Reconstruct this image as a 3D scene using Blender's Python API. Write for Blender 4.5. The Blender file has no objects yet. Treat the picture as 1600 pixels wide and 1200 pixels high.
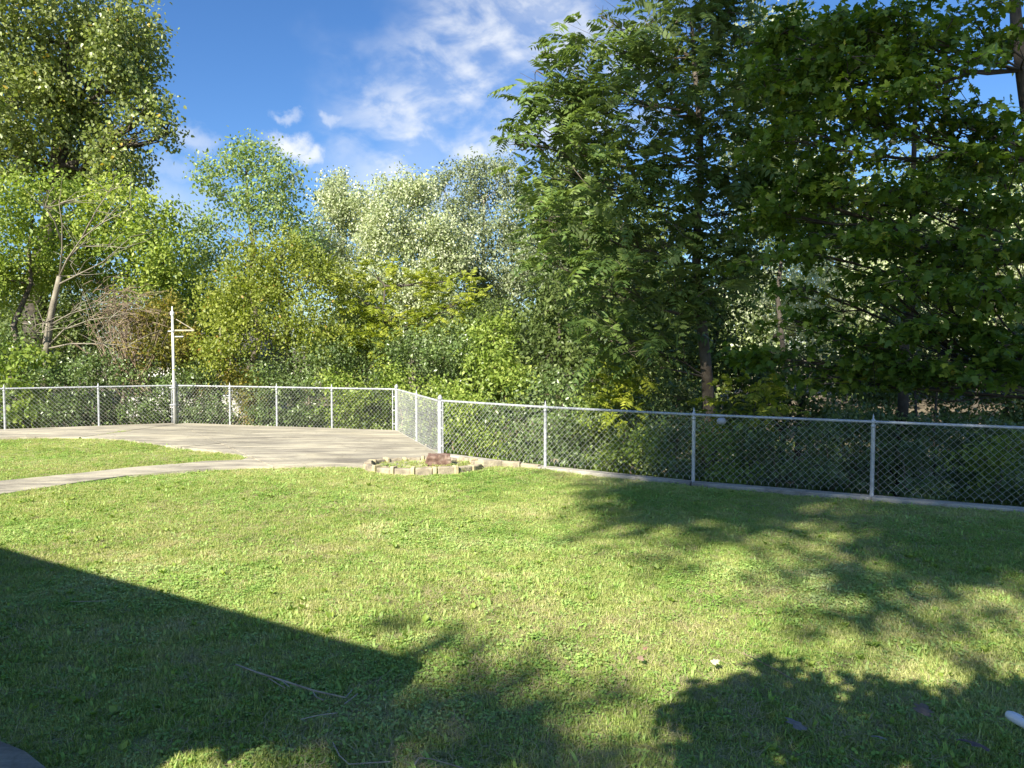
import bpy, math, random
import numpy as np
from mathutils import Vector

R = math.radians
sc = bpy.context.scene
col = sc.collection
# ------------------------------------------------------------------ camera
EYE = 1.8; FPX = 1202.0; PITCH = math.atan(55.0 / FPX)
cam = bpy.data.cameras.new('camera'); camo = bpy.data.objects.new('camera', cam); col.objects.link(camo)
camo.location = (0, 0, EYE); camo.rotation_euler = (R(90) - PITCH, 0, 0)
cam.sensor_width = 36; cam.lens = FPX / 1600 * 36; cam.clip_end = 3000; cam.clip_start = 0.05
sc.camera = camo
# ------------------------------------------------------------------ light
SUN_AZ = R(30); SUN_EL = R(36)          # direction the light travels (clockwise from +Y), elevation
SX, SY = math.sin(SUN_AZ), math.cos(SUN_AZ); COT = 1 / math.tan(SUN_EL)
sun = bpy.data.lights.new('sun', 'SUN'); sun.energy = 5.0; sun.angle = R(0.53); sun.color = (1.0, 0.93, 0.80)
suno = bpy.data.objects.new('sun', sun); col.objects.link(suno)
suno.rotation_euler = Vector((SX * math.cos(SUN_EL), SY * math.cos(SUN_EL), -math.sin(SUN_EL))).to_track_quat('-Z', 'Y').to_euler()
sc.view_settings.view_transform = 'Standard'; sc.view_settings.look = 'None'
sc.view_settings.gamma = 1; sc.view_settings.exposure = 1.3; sc.view_settings.use_curve_mapping = False
world = bpy.data.worlds.new('World'); sc.world = world; world.use_nodes = True
SKY_STRENGTH = 0.076


def pxdir(px, py):
    x = (px - 800) / FPX; y = (600 - py) / FPX
    v = Vector((x, math.cos(PITCH) + y * math.sin(PITCH), -math.sin(PITCH) + y * math.cos(PITCH)))
    return v


def build_sky():
    nt = world.node_tree; N = nt.nodes; L = nt.links; N.clear()
    out = N.new('ShaderNodeOutputWorld'); bg = N.new('ShaderNodeBackground'); L.new(bg.outputs[0], out.inputs[0])
    bg.inputs[1].default_value = SKY_STRENGTH
    sky = N.new('ShaderNodeTexSky'); sky.sky_type = 'NISHITA'; sky.sun_disc = False
    sky.sun_elevation = SUN_EL; sky.sun_rotation = SUN_AZ + math.pi
    sky.air_density = 1.0; sky.dust_density = 0.4; sky.ozone_density = 2.5; sky.altitude = 200
    tc = N.new('ShaderNodeTexCoord')

    def math_(op, a, b=None, c=None):
        n = N.new('ShaderNodeMath'); n.operation = op
        for i, v in enumerate((a, b, c)):
            if v is None: continue
            if isinstance(v, (int, float)): n.inputs[i].default_value = v
            else: L.new(v, n.inputs[i])
        return n.outputs[0]

    def vmath(op, a, b=None, s=None):
        n = N.new('ShaderNodeVectorMath'); n.operation = op
        for i, v in enumerate((a, b)):
            if v is None: continue
            if isinstance(v, (tuple, list, Vector)): n.inputs[i].default_value = tuple(v)
            else: L.new(v, n.inputs[i])
        if s is not None: n.inputs['Scale'].default_value = s
        return n

    def smooth(v, a, b):
        n = N.new('ShaderNodeMapRange'); n.interpolation_type = 'SMOOTHSTEP'
        L.new(v, n.inputs[0]); n.inputs[1].default_value = a; n.inputs[2].default_value = b
        return n.outputs[0]

    def noise(vec, scale, detail, rough=0.55, dist=0.0):
        n = N.new('ShaderNodeTexNoise'); n.inputs['Scale'].default_value = scale
        n.inputs['Detail'].default_value = detail; n.inputs['Roughness'].default_value = rough
        n.inputs['Distortion'].default_value = dist
        L.new(vec, n.inputs['Vector']); return n
    d = tc.outputs['Generated']
    sep = N.new('ShaderNodeSeparateXYZ'); L.new(d, sep.inputs[0])
    zz = math_('ADD', math_('MAXIMUM', sep.outputs[2], 0.0), 0.12)
    u = math_('DIVIDE', sep.outputs[0], zz); v = math_('DIVIDE', sep.outputs[1], zz)
    uv = N.new('ShaderNodeCombineXYZ'); L.new(u, uv.inputs[0]); L.new(v, uv.inputs[1])
    # billowed high cloud: soft clots, drawn out a little along the wind
    rot = N.new('ShaderNodeMapping'); rot.inputs['Rotation'].default_value = (0, R(28), 0); rot.inputs['Scale'].default_value = (1.0, 1.0, 1.7)
    L.new(d, rot.inputs[0])
    clots = smooth(noise(rot.outputs[0], 15.0, 5, 0.55, 0.25).outputs[0], 0.36, 0.66)
    film = smooth(noise(rot.outputs[0], 4.0, 5, 0.55, 0.4).outputs[0], 0.34, 0.66)
    warp = noise(d, 6.0, 4).outputs[0]; warp = math_('MULTIPLY', math_('SUBTRACT', warp, 0.5), 0.22)
    band = None
    for px, py, r0 in ((700, 150, .19), (770, 60, .20), (880, 20, .19), (640, 210, .16), (860, 120, .17), (740, 210, .14)):
        b1 = smooth(math_('ADD', vmath('DISTANCE', d, pxdir(px, py).normalized()).outputs['Value'], warp), r0, r0 * .2)
        band = b1 if band is None else math_('MAXIMUM', band, b1)
    dist = vmath('DISTANCE', d, pxdir(760, 90).normalized()).outputs['Value']
    band2 = smooth(noise(uv.outputs[0], 0.55, 2).outputs[0], 0.56, 0.70)
    band = math_('MAXIMUM', band, math_('MULTIPLY', band2, smooth(dist, 0.5, 0.9)))
    high = math_('MULTIPLY', band, math_('ADD', math_('MULTIPLY', clots, math_('ADD', math_('MULTIPLY', film, 0.42), 0.30)), math_('MULTIPLY', film, 0.18)))
    # small cumulus
    nz = noise(d, 26.0, 6, 0.6)
    off = vmath('SCALE', vmath('SUBTRACT', nz.outputs['Color'], (0.5, 0.5, 0.5)).outputs[0], None, 0.055).outputs[0]
    dd = vmath('ADD', d, off).outputs[0]
    puffs = None
    for (px, py, rr, den) in [(452, 226, 24, .9), (480, 241, 22, .85), (735, 243, 30, .8), (775, 225, 26, .5), (447, 177, 13, .4), (516, 178, 14, .45),
                              (300, 218, 26, .4), (262, 262, 24, .25), (850, 4, 60, .35), (985, 60, 40, .5), (270, 318, 60, .3), (592, 170, 12, .3)]:
        cc = pxdir(px, py).normalized()
        sq = N.new('ShaderNodeMapping'); sq.vector_type = 'POINT'
        df = vmath('SUBTRACT', dd, cc).outputs[0]
        L.new(df, sq.inputs[0]); sq.inputs['Scale'].default_value = (0.8, 0.8, 1.45)
        ln = vmath('LENGTH', sq.outputs[0]).outputs['Value']
        m = math_('MULTIPLY', smooth(ln, rr / FPX * 1.45, rr / FPX * 0.2), den)
        puffs = m if puffs is None else math_('MAXIMUM', puffs, m)
    mask = math_('MINIMUM', math_('MAXIMUM', high, puffs), 1.0)
    hsv = N.new('ShaderNodeHueSaturation'); hsv.inputs['Saturation'].default_value = 1.2; hsv.inputs['Value'].default_value = 1.0
    L.new(sky.outputs[0], hsv.inputs['Color'])
    tint = N.new('ShaderNodeMix'); tint.data_type = 'RGBA'; tint.blend_type = 'MULTIPLY'; tint.inputs[0].default_value = 1.0
    L.new(hsv.outputs[0], tint.inputs[6]); tint.inputs[7].default_value = (0.70, 0.78, 0.93, 1)
    mix = N.new('ShaderNodeMix'); mix.data_type = 'RGBA'
    L.new(mask, mix.inputs[0]); L.new(tint.outputs[2], mix.inputs[6]); mix.inputs[7].default_value = (5.6, 5.75, 5.9, 1)
    L.new(mix.outputs[2], bg.inputs[0])


build_sky()
cyc = sc.cycles
cyc.max_bounces = 6; cyc.diffuse_bounces = 3; cyc.transmission_bounces = 4; cyc.glossy_bounces = 2; cyc.transparent_max_bounces = 4

# ------------------------------------------------------------------ helpers


def P(px, py, d):
    v = pxdir(px, py); t = d / v.y
    return np.array((v.x * t, d, EYE + v.z * t))


def G(px, py, z=0.0):
    v = pxdir(px, py); t = (z - EYE) / v.z
    return np.array((v.x * t, v.y * t))


def tag(o, label=None, cat=None, group=None, kind=None):
    if label: o['label'] = label
    if cat: o['category'] = cat
    if group: o['group'] = group
    if kind: o['kind'] = kind
    return o


def empty(name, loc, label=None, cat=None, group=None):
    o = bpy.data.objects.new(name, None); o.empty_display_size = 0.1
    o.location = tuple(float(c) for c in loc); col.objects.link(o)
    return tag(o, label, cat, group)


def mesh_from(name, V, F, mat=None, tint=None, smooth=False):
    V = np.asarray(V, dtype=np.float32).reshape(-1, 3)
    me = bpy.data.meshes.new(name)
    if isinstance(F, np.ndarray):
        k = F.shape[1]; n = F.shape[0]
        me.vertices.add(len(V)); me.vertices.foreach_set('co', V.ravel())
        me.loops.add(n * k); me.loops.foreach_set('vertex_index', F.astype(np.int32).ravel())
        me.polygons.add(n); me.polygons.foreach_set('loop_start', np.arange(0, n * k, k, dtype=np.int32))
        me.polygons.foreach_set('loop_total', np.full(n, k, dtype=np.int32))
    else:
        me.from_pydata([tuple(map(float, v)) for v in V], [], F)
    me.update(calc_edges=True)
    if smooth: me.polygons.foreach_set('use_smooth', np.ones(len(me.polygons), dtype=bool))
    if tint is not None:
        a = me.attributes.new('tint', 'FLOAT', 'FACE'); a.data.foreach_set('value', np.asarray(tint, dtype=np.float32))
    if mat: me.materials.append(mat)
    return me


def obj(name, me, parent=None):
    o = bpy.data.objects.new(name, me); col.objects.link(o)
    if parent is not None:
        o.parent = parent
        pl = Vector(parent.location)
        if parent.parent is not None: pl += Vector(parent.parent.location)
        o.location = -pl
    return o


class MB:
    def __init__(s): s.V = []; s.F = []
    def add(s, V, F):
        b = len(s.V); s.V += [tuple(v) for v in V]; s.F += [tuple(i + b for i in f) for f in F]
    def tube(s, pts, rad, n=6, cap=True):
        pts = [Vector(p) for p in pts]
        if not hasattr(rad, '__len__'): rad = [rad] * len(pts)
        V = []; up = None
        for i, p in enumerate(pts):
            t = (pts[min(i + 1, len(pts) - 1)] - pts[max(i - 1, 0)])
            t = t.normalized() if t.length > 1e-9 else Vector((0, 0, 1))
            if up is None: up = Vector((1, 0, 0)) if abs(t.z) > .8 else Vector((0, 0, 1))
            a = (up - t * up.dot(t)).normalized(); b = t.cross(a); up = a
            for k in range(n):
                an = 2 * math.pi * k / n
                V.append(p + (a * math.cos(an) + b * math.sin(an)) * rad[i])
        F = []
        for i in range(len(pts) - 1):
            for k in range(n):
                k2 = (k + 1) % n
                F.append((i * n + k, i * n + k2, (i + 1) * n + k2, (i + 1) * n + k))
        if cap:
            F.append(tuple(range(n))[::-1]); F.append(tuple(range((len(pts) - 1) * n, len(pts) * n)))
        s.add(V, F)
    def lathe(s, c, prof, n=12):
        V = [(c[0] + r * math.cos(2 * math.pi * k / n), c[1] + r * math.sin(2 * math.pi * k / n), c[2] + z) for r, z in prof for k in range(n)]
        F = [(i * n + k, i * n + (k + 1) % n, (i + 1) * n + (k + 1) % n, (i + 1) * n + k) for i in range(len(prof) - 1) for k in range(n)]
        F.append(tuple(range(n))[::-1]); F.append(tuple(range((len(prof) - 1) * n, len(prof) * n)))
        s.add(V, F)
    def prism(s, poly, z0, z1):
        n = len(poly)
        V = [(p[0], p[1], z0) for p in poly] + [(p[0], p[1], z1) for p in poly]
        F = [tuple(range(n))[::-1], tuple(range(n, 2 * n))] + [(i, (i + 1) % n, n + (i + 1) % n, n + i) for i in range(n)]
        s.add(V, F)
    def box(s, c, d, rz=0.0):
        ca, sa = math.cos(rz), math.sin(rz)
        poly = [(c[0] + x * ca - y * sa, c[1] + x * sa + y * ca) for x, y in ((-d[0] / 2, -d[1] / 2), (d[0] / 2, -d[1] / 2), (d[0] / 2, d[1] / 2), (-d[0] / 2, d[1] / 2))]
        s.prism(poly, c[2], c[2] + d[2])
    def build(s, name, mat, parent=None, smooth=False):
        return obj(name, mesh_from(name, s.V, s.F, mat, smooth=smooth), parent)


def bevel(o, w=0.01, seg=2):
    m = o.modifiers.new('bevel', 'BEVEL'); m.width = w; m.segments = seg; m.limit_method = 'ANGLE'; m.angle_limit = R(35)
    return o

# ------------------------------------------------------------------ materials


def newmat(name):
    m = bpy.data.materials.new(name); m.use_nodes = True; nt = m.node_tree; nt.nodes.clear()
    out = nt.nodes.new('ShaderNodeOutputMaterial')
    return m, nt, out


def ramp(nt, fac, stops):
    r = nt.nodes.new('ShaderNodeValToRGB'); e = r.color_ramp.elements
    e[0].position, e[0].color = stops[0][0], (*stops[0][1], 1)
    e[1].position, e[1].color = stops[-1][0], (*stops[-1][1], 1)
    for p, c in stops[1:-1]:
        x = e.new(p); x.color = (*c, 1)
    nt.links.new(fac, r.inputs[0]); return r.outputs[0]


def nz(nt, scale, detail=4, vec=None, rough=0.55, dist=0.0, coord='Object'):
    n = nt.nodes.new('ShaderNodeTexNoise'); n.inputs['Scale'].default_value = scale; n.inputs['Detail'].default_value = detail
    n.inputs['Roughness'].default_value = rough; n.inputs['Distortion'].default_value = dist
    if vec is None:
        if coord == 'World':
            vec = nt.nodes.new('ShaderNodeNewGeometry').outputs['Position']
        else:
            vec = nt.nodes.new('ShaderNodeTexCoord').outputs[coord]
    nt.links.new(vec, n.inputs['Vector']); return n.outputs[0]


def mixc(nt, fac, a, b, mode='MIX'):
    m = nt.nodes.new('ShaderNodeMix'); m.data_type = 'RGBA'; m.blend_type = mode
    for s_, v in ((0, fac), (6, a), (7, b)):
        if isinstance(v, (int, float)): m.inputs[s_].default_value = v
        elif isinstance(v, tuple): m.inputs[s_].default_value = (*v, 1)
        else: nt.links.new(v, m.inputs[s_])
    return m.outputs[2]


def fmath(nt, op, a, b=0.0):
    n = nt.nodes.new('ShaderNodeMath'); n.operation = op
    for i, v in enumerate((a, b)):
        if isinstance(v, (int, float)): n.inputs[i].default_value = v
        else: nt.links.new(v, n.inputs[i])
    return n.outputs[0]


def leaf_mat(name, dark, mid, light, trans=0.35, rough=0.42, back=None, spec=0.35, odd=None):
    m, nt, out = newmat(name); N = nt.nodes; L = nt.links
    geo = N.new('ShaderNodeNewGeometry'); at = N.new('ShaderNodeAttribute'); at.attribute_name = 'tint'
    f = fmath(nt, 'ADD', fmath(nt, 'MULTIPLY', at.outputs['Fac'], 0.55), fmath(nt, 'MULTIPLY', geo.outputs['Random Per Island'], 0.45))
    c = ramp(nt, f, [(0.12, dark), (0.5, mid), (0.9, light)])
    if odd:
        frac = fmath(nt, 'FRACT', fmath(nt, 'MULTIPLY', geo.outputs['Random Per Island'], 37.31))
        c = mixc(nt, fmath(nt, 'GREATER_THAN', frac, 1 - odd[0]), c, odd[1])
    if back: c = mixc(nt, fmath(nt, 'MULTIPLY', geo.outputs['Backfacing'], 0.92), c, back)
    b = N.new('ShaderNodeBsdfPrincipled'); L.new(c, b.inputs['Base Color']); b.inputs['Roughness'].default_value = rough
    b.inputs['Specular IOR Level'].default_value = spec
    t = N.new('ShaderNodeBsdfTranslucent')
    tcx = mixc(nt, 1.0, c, (1.25, 1.35, 0.45), 'MULTIPLY'); L.new(tcx, t.inputs[0])
    mx = N.new('ShaderNodeMixShader'); mx.inputs[0].default_value = trans
    L.new(b.outputs[0], mx.inputs[1]); L.new(t.outputs[0], mx.inputs[2]); L.new(mx.outputs[0], out.inputs[0])
    return m


def solid_mat(name, stops, scale=6, detail=5, rough=0.85, bump=0.3, bscale=40, metallic=0.0, spec=0.4, coord='Object', dist=0.0):
    m, nt, out = newmat(name); N = nt.nodes; L = nt.links
    c = ramp(nt, nz(nt, scale, detail, dist=dist, coord=coord), stops)
    b = N.new('ShaderNodeBsdfPrincipled'); L.new(c, b.inputs['Base Color']); b.inputs['Roughness'].default_value = rough
    b.inputs['Metallic'].default_value = metallic; b.inputs['Specular IOR Level'].default_value = spec
    if bump:
        bp = N.new('ShaderNodeBump'); bp.inputs['Strength'].default_value = bump; bp.inputs['Distance'].default_value = 0.01
        L.new(nz(nt, bscale, 5, coord=coord), bp.inputs['Height']); L.new(bp.outputs[0], b.inputs['Normal'])
    L.new(b.outputs[0], out.inputs[0])
    return m


M = {}
M['bark'] = solid_mat('bark', [(0.3, (0.07, 0.055, 0.04)), (0.7, (0.19, 0.16, 0.125))], 5, 6, 0.95, 0.9, 18)
M['bark_dark'] = solid_mat('bark_dark', [(0.3, (0.035, 0.03, 0.024)), (0.7, (0.10, 0.085, 0.065))], 5, 6, 0.95, 0.9, 18)
M['bark_pale'] = solid_mat('bark_pale', [(0.3, (0.15, 0.13, 0.10)), (0.7, (0.31, 0.28, 0.21))], 5, 6, 0.95, 0.6, 25)
M['twig'] = solid_mat('twig', [(0.3, (0.15, 0.11, 0.07)), (0.7, (0.30, 0.235, 0.16))], 5, 4, 0.95, 0.0)
M['deadwood'] = solid_mat('deadwood', [(0.3, (0.22, 0.19, 0.15)), (0.7, (0.45, 0.40, 0.32))], 15, 4, 0.9, 0.2)
M['galv'] = solid_mat('galvanised_steel', [(0.3, (0.36, 0.38, 0.40)), (0.5, (0.50, 0.52, 0.54)), (0.7, (0.60, 0.62, 0.63))], 9, 5, 0.42, 0.1, 80, metallic=0.35, spec=0.5)
M['wire'] = solid_mat('galvanised_wire', [(0.3, (0.50, 0.52, 0.53)), (0.7, (0.70, 0.71, 0.71))], 4, 3, 0.45, 0.0, metallic=0.3, spec=0.5)
M['white_pipe'] = solid_mat('white_plastic', [(0.3, (0.74, 0.76, 0.80)), (0.7, (0.85, 0.86, 0.88))], 4, 3, 0.35, 0.0)
M['grey_pipe'] = solid_mat('grey_plastic', [(0.3, (0.30, 0.31, 0.33)), (0.7, (0.42, 0.43, 0.45))], 4, 3, 0.5, 0.0)
M['pole'] = solid_mat('painted_pole', [(0.3, (0.55, 0.56, 0.55)), (0.7, (0.78, 0.78, 0.76))], 7, 5, 0.45, 0.1, 60, metallic=0.1)
M['timber'] = solid_mat('weathered_timber', [(0.3, (0.30, 0.26, 0.20)), (0.7, (0.50, 0.45, 0.36))], 12, 4, 0.9, 0.2)
M['block'] = solid_mat('tan_block', [(0.3, (0.18, 0.155, 0.12)), (0.52, (0.32, 0.275, 0.20)), (0.7, (0.45, 0.40, 0.28))], 9, 6, 0.95, 0.8, 60, coord='World')
M['block_pale'] = solid_mat('pale_spacer', [(0.3, (0.38, 0.32, 0.19)), (0.7, (0.52, 0.45, 0.28))], 9, 6, 0.95, 0.6, 60, coord='World')
M['redrock'] = solid_mat('red_rock', [(0.3, (0.07, 0.04, 0.032)), (0.5, (0.17, 0.105, 0.08)), (0.72, (0.32, 0.25, 0.20))], 9, 7, 0.95, 1.0, 30)
M['siding'] = solid_mat('siding', [(0.3, (0.55, 0.53, 0.48)), (0.7, (0.65, 0.63, 0.58))], 3, 3, 0.8, 0.1)
M['roofing'] = solid_mat('roofing', [(0.3, (0.10, 0.09, 0.085)), (0.7, (0.17, 0.155, 0.145))], 14, 4, 0.95, 0.5)
M['glass'] = solid_mat('window_glass', [(0.3, (0.02, 0.025, 0.03)), (0.7, (0.04, 0.045, 0.05))], 2, 1, 0.08, 0.0, spec=0.8)
M['awning'] = solid_mat('awning_cloth', [(0.3, (0.30, 0.26, 0.2)), (0.7, (0.4, 0.36, 0.28))], 3, 3, 0.95, 0.1)


def concrete_mat(name, base_lo, base_hi, stain):
    m, nt, out = newmat(name); N = nt.nodes; L = nt.links
    pos = N.new('ShaderNodeNewGeometry').outputs['Position']
    a = ramp(nt, nz(nt, 0.55, 8, pos, 0.62, 0.9), [(0.33, base_lo), (0.5, tuple((x + y) / 2 for x, y in zip(base_lo, base_hi))), (0.66, base_hi)])
    mp = N.new('ShaderNodeMapping'); mp.inputs['Scale'].default_value = (0.5, 2.6, 1); mp.inputs['Rotation'].default_value = (0, 0, R(12)); L.new(pos, mp.inputs[0])
    st = ramp(nt, nz(nt, 1.1, 7, mp.outputs[0], 0.7, 1.2), [(0.46, (0, 0, 0)), (0.62, (1, 1, 1))])
    c = mixc(nt, fmath(nt, 'MULTIPLY', st, 0.6), a, stain)
    blot = ramp(nt, nz(nt, 1.7, 6, mp.outputs[0], 0.65, 0.6), [(0.36, (0.62, 0.60, 0.60)), (0.5, (1, 1, 1)), (0.68, (1.28, 1.25, 1.15))])
    c = mixc(nt, 1.0, c, blot, 'MULTIPLY')
    fine = ramp(nt, nz(nt, 60, 4, pos, 0.7), [(0.3, (0.78, 0.78, 0.78)), (0.7, (1.12, 1.12, 1.12))])
    c = mixc(nt, 1.0, c, fine, 'MULTIPLY')
    crack = N.new('ShaderNodeTexVoronoi'); crack.feature = 'DISTANCE_TO_EDGE'; crack.inputs['Scale'].default_value = 0.55
    wv = N.new('ShaderNodeVectorMath'); wv.operation = 'ADD'; L.new(pos, wv.inputs[0])
    w2 = N.new('ShaderNodeTexNoise'); w2.inputs['Scale'].default_value = 1.6; w2.inputs['Detail'].default_value = 6; L.new(pos, w2.inputs['Vector']); L.new(w2.outputs['Color'], wv.inputs[1])
    L.new(wv.outputs[0], crack.inputs['Vector'])
    cm = ramp(nt, crack.outputs[0], [(0.002, (1, 1, 1)), (0.009, (0, 0, 0))])
    c = mixc(nt, fmath(nt, 'MULTIPLY', cm, 0.45), c, (0.16, 0.14, 0.10))
    b = N.new('ShaderNodeBsdfPrincipled'); L.new(c, b.inputs['Base Color']); b.inputs['Roughness'].default_value = 0.9
    bp = N.new('ShaderNodeBump'); bp.inputs['Strength'].default_value = 0.4; bp.inputs['Distance'].default_value = 0.01
    L.new(nz(nt, 35, 6, pos, 0.7), bp.inputs['Height']); L.new(bp.outputs[0], b.inputs['Normal'])
    L.new(b.outputs[0], out.inputs[0]); return m


M['concrete'] = concrete_mat('concrete', (0.235, 0.215, 0.17), (0.38, 0.35, 0.275), (0.56, 0.51, 0.38))
M['kerb'] = concrete_mat('kerb_concrete', (0.25, 0.235, 0.205), (0.40, 0.38, 0.33), (0.48, 0.44, 0.35))


def grass_colour(nt, pos):
    big = nz(nt, 0.55, 4, pos, 0.6, 0.4); med = nz(nt, 2.6, 5, pos, 0.65, 0.3)
    f = fmath(nt, 'ADD', fmath(nt, 'MULTIPLY', big, 0.55), fmath(nt, 'MULTIPLY', med, 0.45))
    return ramp(nt, f, [(0.34, (0.245, 0.34, 0.088)), (0.44, (0.345, 0.435, 0.12)), (0.54, (0.46, 0.51, 0.185)), (0.64, (0.58, 0.55, 0.30))])


def blade_mat(name, kind):
    m, nt, out = newmat(name); N = nt.nodes; L = nt.links
    geo = N.new('ShaderNodeNewGeometry')
    if kind == 'straw':
        c = ramp(nt, geo.outputs['Random Per Island'], [(0.1, (0.40, 0.33, 0.17)), (0.9, (0.52, 0.45, 0.28))])
    else:
        c = grass_colour(nt, geo.outputs['Position'])
        v = ramp(nt, geo.outputs['Random Per Island'], [(0.0, (0.55, 0.62, 0.5)), (0.5, (0.95, 0.98, 0.9)), (0.85, (1.2, 1.15, 1.1)), (1.0, (1.5, 1.25, 1.8))])
        if kind == 'broad': v = ramp(nt, geo.outputs['Random Per Island'], [(0.0, (0.6, 0.8, 0.7)), (1.0, (0.95, 1.15, 0.9))])
        c = mixc(nt, 1.0, c, v, 'MULTIPLY')
    b = N.new('ShaderNodeBsdfPrincipled'); L.new(c, b.inputs['Base Color']); b.inputs['Roughness'].default_value = 0.5
    b.inputs['Specular IOR Level'].default_value = 0.3
    t = N.new('ShaderNodeBsdfTranslucent'); L.new(mixc(nt, 1.0, c, (1.15, 1.25, 0.55), 'MULTIPLY'), t.inputs[0])
    mx = N.new('ShaderNodeMixShader'); mx.inputs[0].default_value = 0.35
    L.new(b.outputs[0], mx.inputs[1]); L.new(t.outputs[0], mx.inputs[2]); L.new(mx.outputs[0], out.inputs[0]); return m


M['blade'] = blade_mat('grass_blade', 'blade'); M['straw'] = blade_mat('straw_blade', 'straw'); M['clover'] = blade_mat('clover_leaf', 'broad')


def lawn_mat():
    m, nt, out = newmat('lawn_soil'); N = nt.nodes; L = nt.links
    pos = N.new('ShaderNodeNewGeometry').outputs['Position']
    g = grass_colour(nt, pos)
    c = mixc(nt, 0.55, g, ramp(nt, nz(nt, 30, 5, pos), [(0.35, (0.07, 0.055, 0.03)), (0.65, (0.20, 0.17, 0.08))]))
    b = N.new('ShaderNodeBsdfPrincipled'); L.new(c, b.inputs['Base Color']); b.inputs['Roughness'].default_value = 1
    bp = N.new('ShaderNodeBump'); bp.inputs['Strength'].default_value = 1; bp.inputs['Distance'].default_value = 0.02
    L.new(nz(nt, 50, 5, pos), bp.inputs['Height']); L.new(bp.outputs[0], b.inputs['Normal'])
    L.new(b.outputs[0], out.inputs[0]); return m


M['lawn'] = lawn_mat()
M['forest'] = solid_mat('forest_floor', [(0.3, (0.05, 0.04, 0.025)), (0.5, (0.12, 0.095, 0.06)), (0.66, (0.30, 0.25, 0.17))], 2.5, 7, 1.0, 1.0, 20, coord='World')
# leaves
M['cottonwood'] = leaf_mat('cottonwood_leaf', (0.102, 0.148, 0.034), (0.188, 0.242, 0.057), (0.337, 0.377, 0.108), 0.30, 0.36, odd=(0.015, (0.565, 0.403, 0.068)), back=(0.269, 0.310, 0.134))
M['boxelder'] = leaf_mat('box_elder_leaf', (0.139, 0.209, 0.039), (0.265, 0.350, 0.062), (0.451, 0.497, 0.116), 0.34, 0.45)
M['ash'] = leaf_mat('ash_leaf', (0.121, 0.199, 0.057), (0.213, 0.312, 0.085), (0.397, 0.454, 0.156), 0.34, 0.4, back=(0.341, 0.412, 0.213))
M['olive'] = leaf_mat('olive_green_leaf', (0.13, 0.165, 0.025), (0.225, 0.275, 0.042), (0.36, 0.385, 0.08), 0.36, 0.45, odd=(0.012, (0.40, 0.26, 0.06)))
M['poplar'] = leaf_mat('white_poplar_leaf', (0.20, 0.25, 0.11), (0.30, 0.36, 0.17), (0.42, 0.47, 0.25), 0.22, 0.5, back=(0.58, 0.61, 0.44))
M['poplar_grey'] = leaf_mat('grey_poplar_leaf', (0.095, 0.129, 0.056), (0.156, 0.200, 0.089), (0.279, 0.312, 0.168), 0.22, 0.4, back=(0.368, 0.413, 0.279))
M['sumac'] = leaf_mat('yellow_green_leaf', (0.150, 0.200, 0.022), (0.275, 0.325, 0.037), (0.450, 0.463, 0.069), 0.38, 0.45)
M['autumn'] = leaf_mat('autumn_leaf', (0.13, 0.15, 0.03), (0.24, 0.23, 0.045), (0.42, 0.30, 0.06), 0.35, 0.5)
M['shrub'] = leaf_mat('shrub_leaf', (0.060, 0.102, 0.030), (0.114, 0.179, 0.048), (0.227, 0.299, 0.090), 0.25, 0.34, spec=0.5, back=(0.203, 0.263, 0.120))
M['shrub_light'] = leaf_mat('light_shrub_leaf', (0.112, 0.175, 0.031), (0.225, 0.312, 0.056), (0.400, 0.463, 0.112), 0.33, 0.4)
M['ailanthus'] = leaf_mat('pinnate_leaf', (0.066, 0.120, 0.030), (0.120, 0.190, 0.048), (0.22, 0.29, 0.075), 0.34, 0.40, back=(0.18, 0.24, 0.10))
M['maple'] = leaf_mat('maple_leaf', (0.060, 0.112, 0.017), (0.112, 0.188, 0.027), (0.22, 0.29, 0.045), 0.44, 0.42, odd=(0.01, (0.34, 0.33, 0.05)))
M['wood'] = leaf_mat('far_leaf', (0.060, 0.090, 0.026), (0.108, 0.156, 0.042), (0.204, 0.252, 0.078), 0.3, 0.45)
M['ivy'] = leaf_mat('ground_leaf', (0.04, 0.075, 0.018), (0.08, 0.13, 0.03), (0.16, 0.22, 0.05), 0.28, 0.4, odd=(0.05, (0.42, 0.36, 0.24)))
M['weed'] = leaf_mat('weed_leaf', (0.17, 0.26, 0.04), (0.25, 0.35, 0.06), (0.35, 0.43, 0.10), 0.3, 0.4)
M['litter'] = leaf_mat('sunlit_litter_leaf', (0.16, 0.10, 0.05), (0.36, 0.27, 0.17), (0.58, 0.50, 0.38), 0.15, 0.6)  # litter tones lightened to stand in for sunlight on the ground

# ------------------------------------------------------------------ terrain
rightpost = [G(688, 712), G(852, 733), G(1083, 757), G(1362, 780)]
d_ = rightpost[3] - rightpost[2]
rightpost += [rightpost[3] + d_, rightpost[3] + 2 * d_]
cornerP = G(275, 662); cornerB = G(620, 674)
leftdir = (G(8, 672) - cornerP); leftdir = leftdir / np.linalg.norm(leftdir)


def on_line(px, a, b):
    k = (px - 800) / FPX
    # x = k*y*(scale): use the exact ray on the ground plane
    v = pxdir(px, 670); k = v.x / v.y
    t = (a[0] - k * a[1]) / ((a[0] - k * a[1]) - (b[0] - k * b[1]))
    return a + (b - a) * t


farleft = cornerP + leftdir * 9.0
yard = [farleft, cornerP, cornerB] + rightpost + [np.array((16, 3.0)), np.array((16, -20)), np.array((-24, -20)), np.array((-24, 9.0))]
yardA = np.array(yard)


def seg_dist(p, a, b):
    ab = b - a; t = np.clip(((p - a) @ ab) / (ab @ ab), 0, 1)
    return np.linalg.norm(p - (a + t[:, None] * ab), axis=1)


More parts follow.
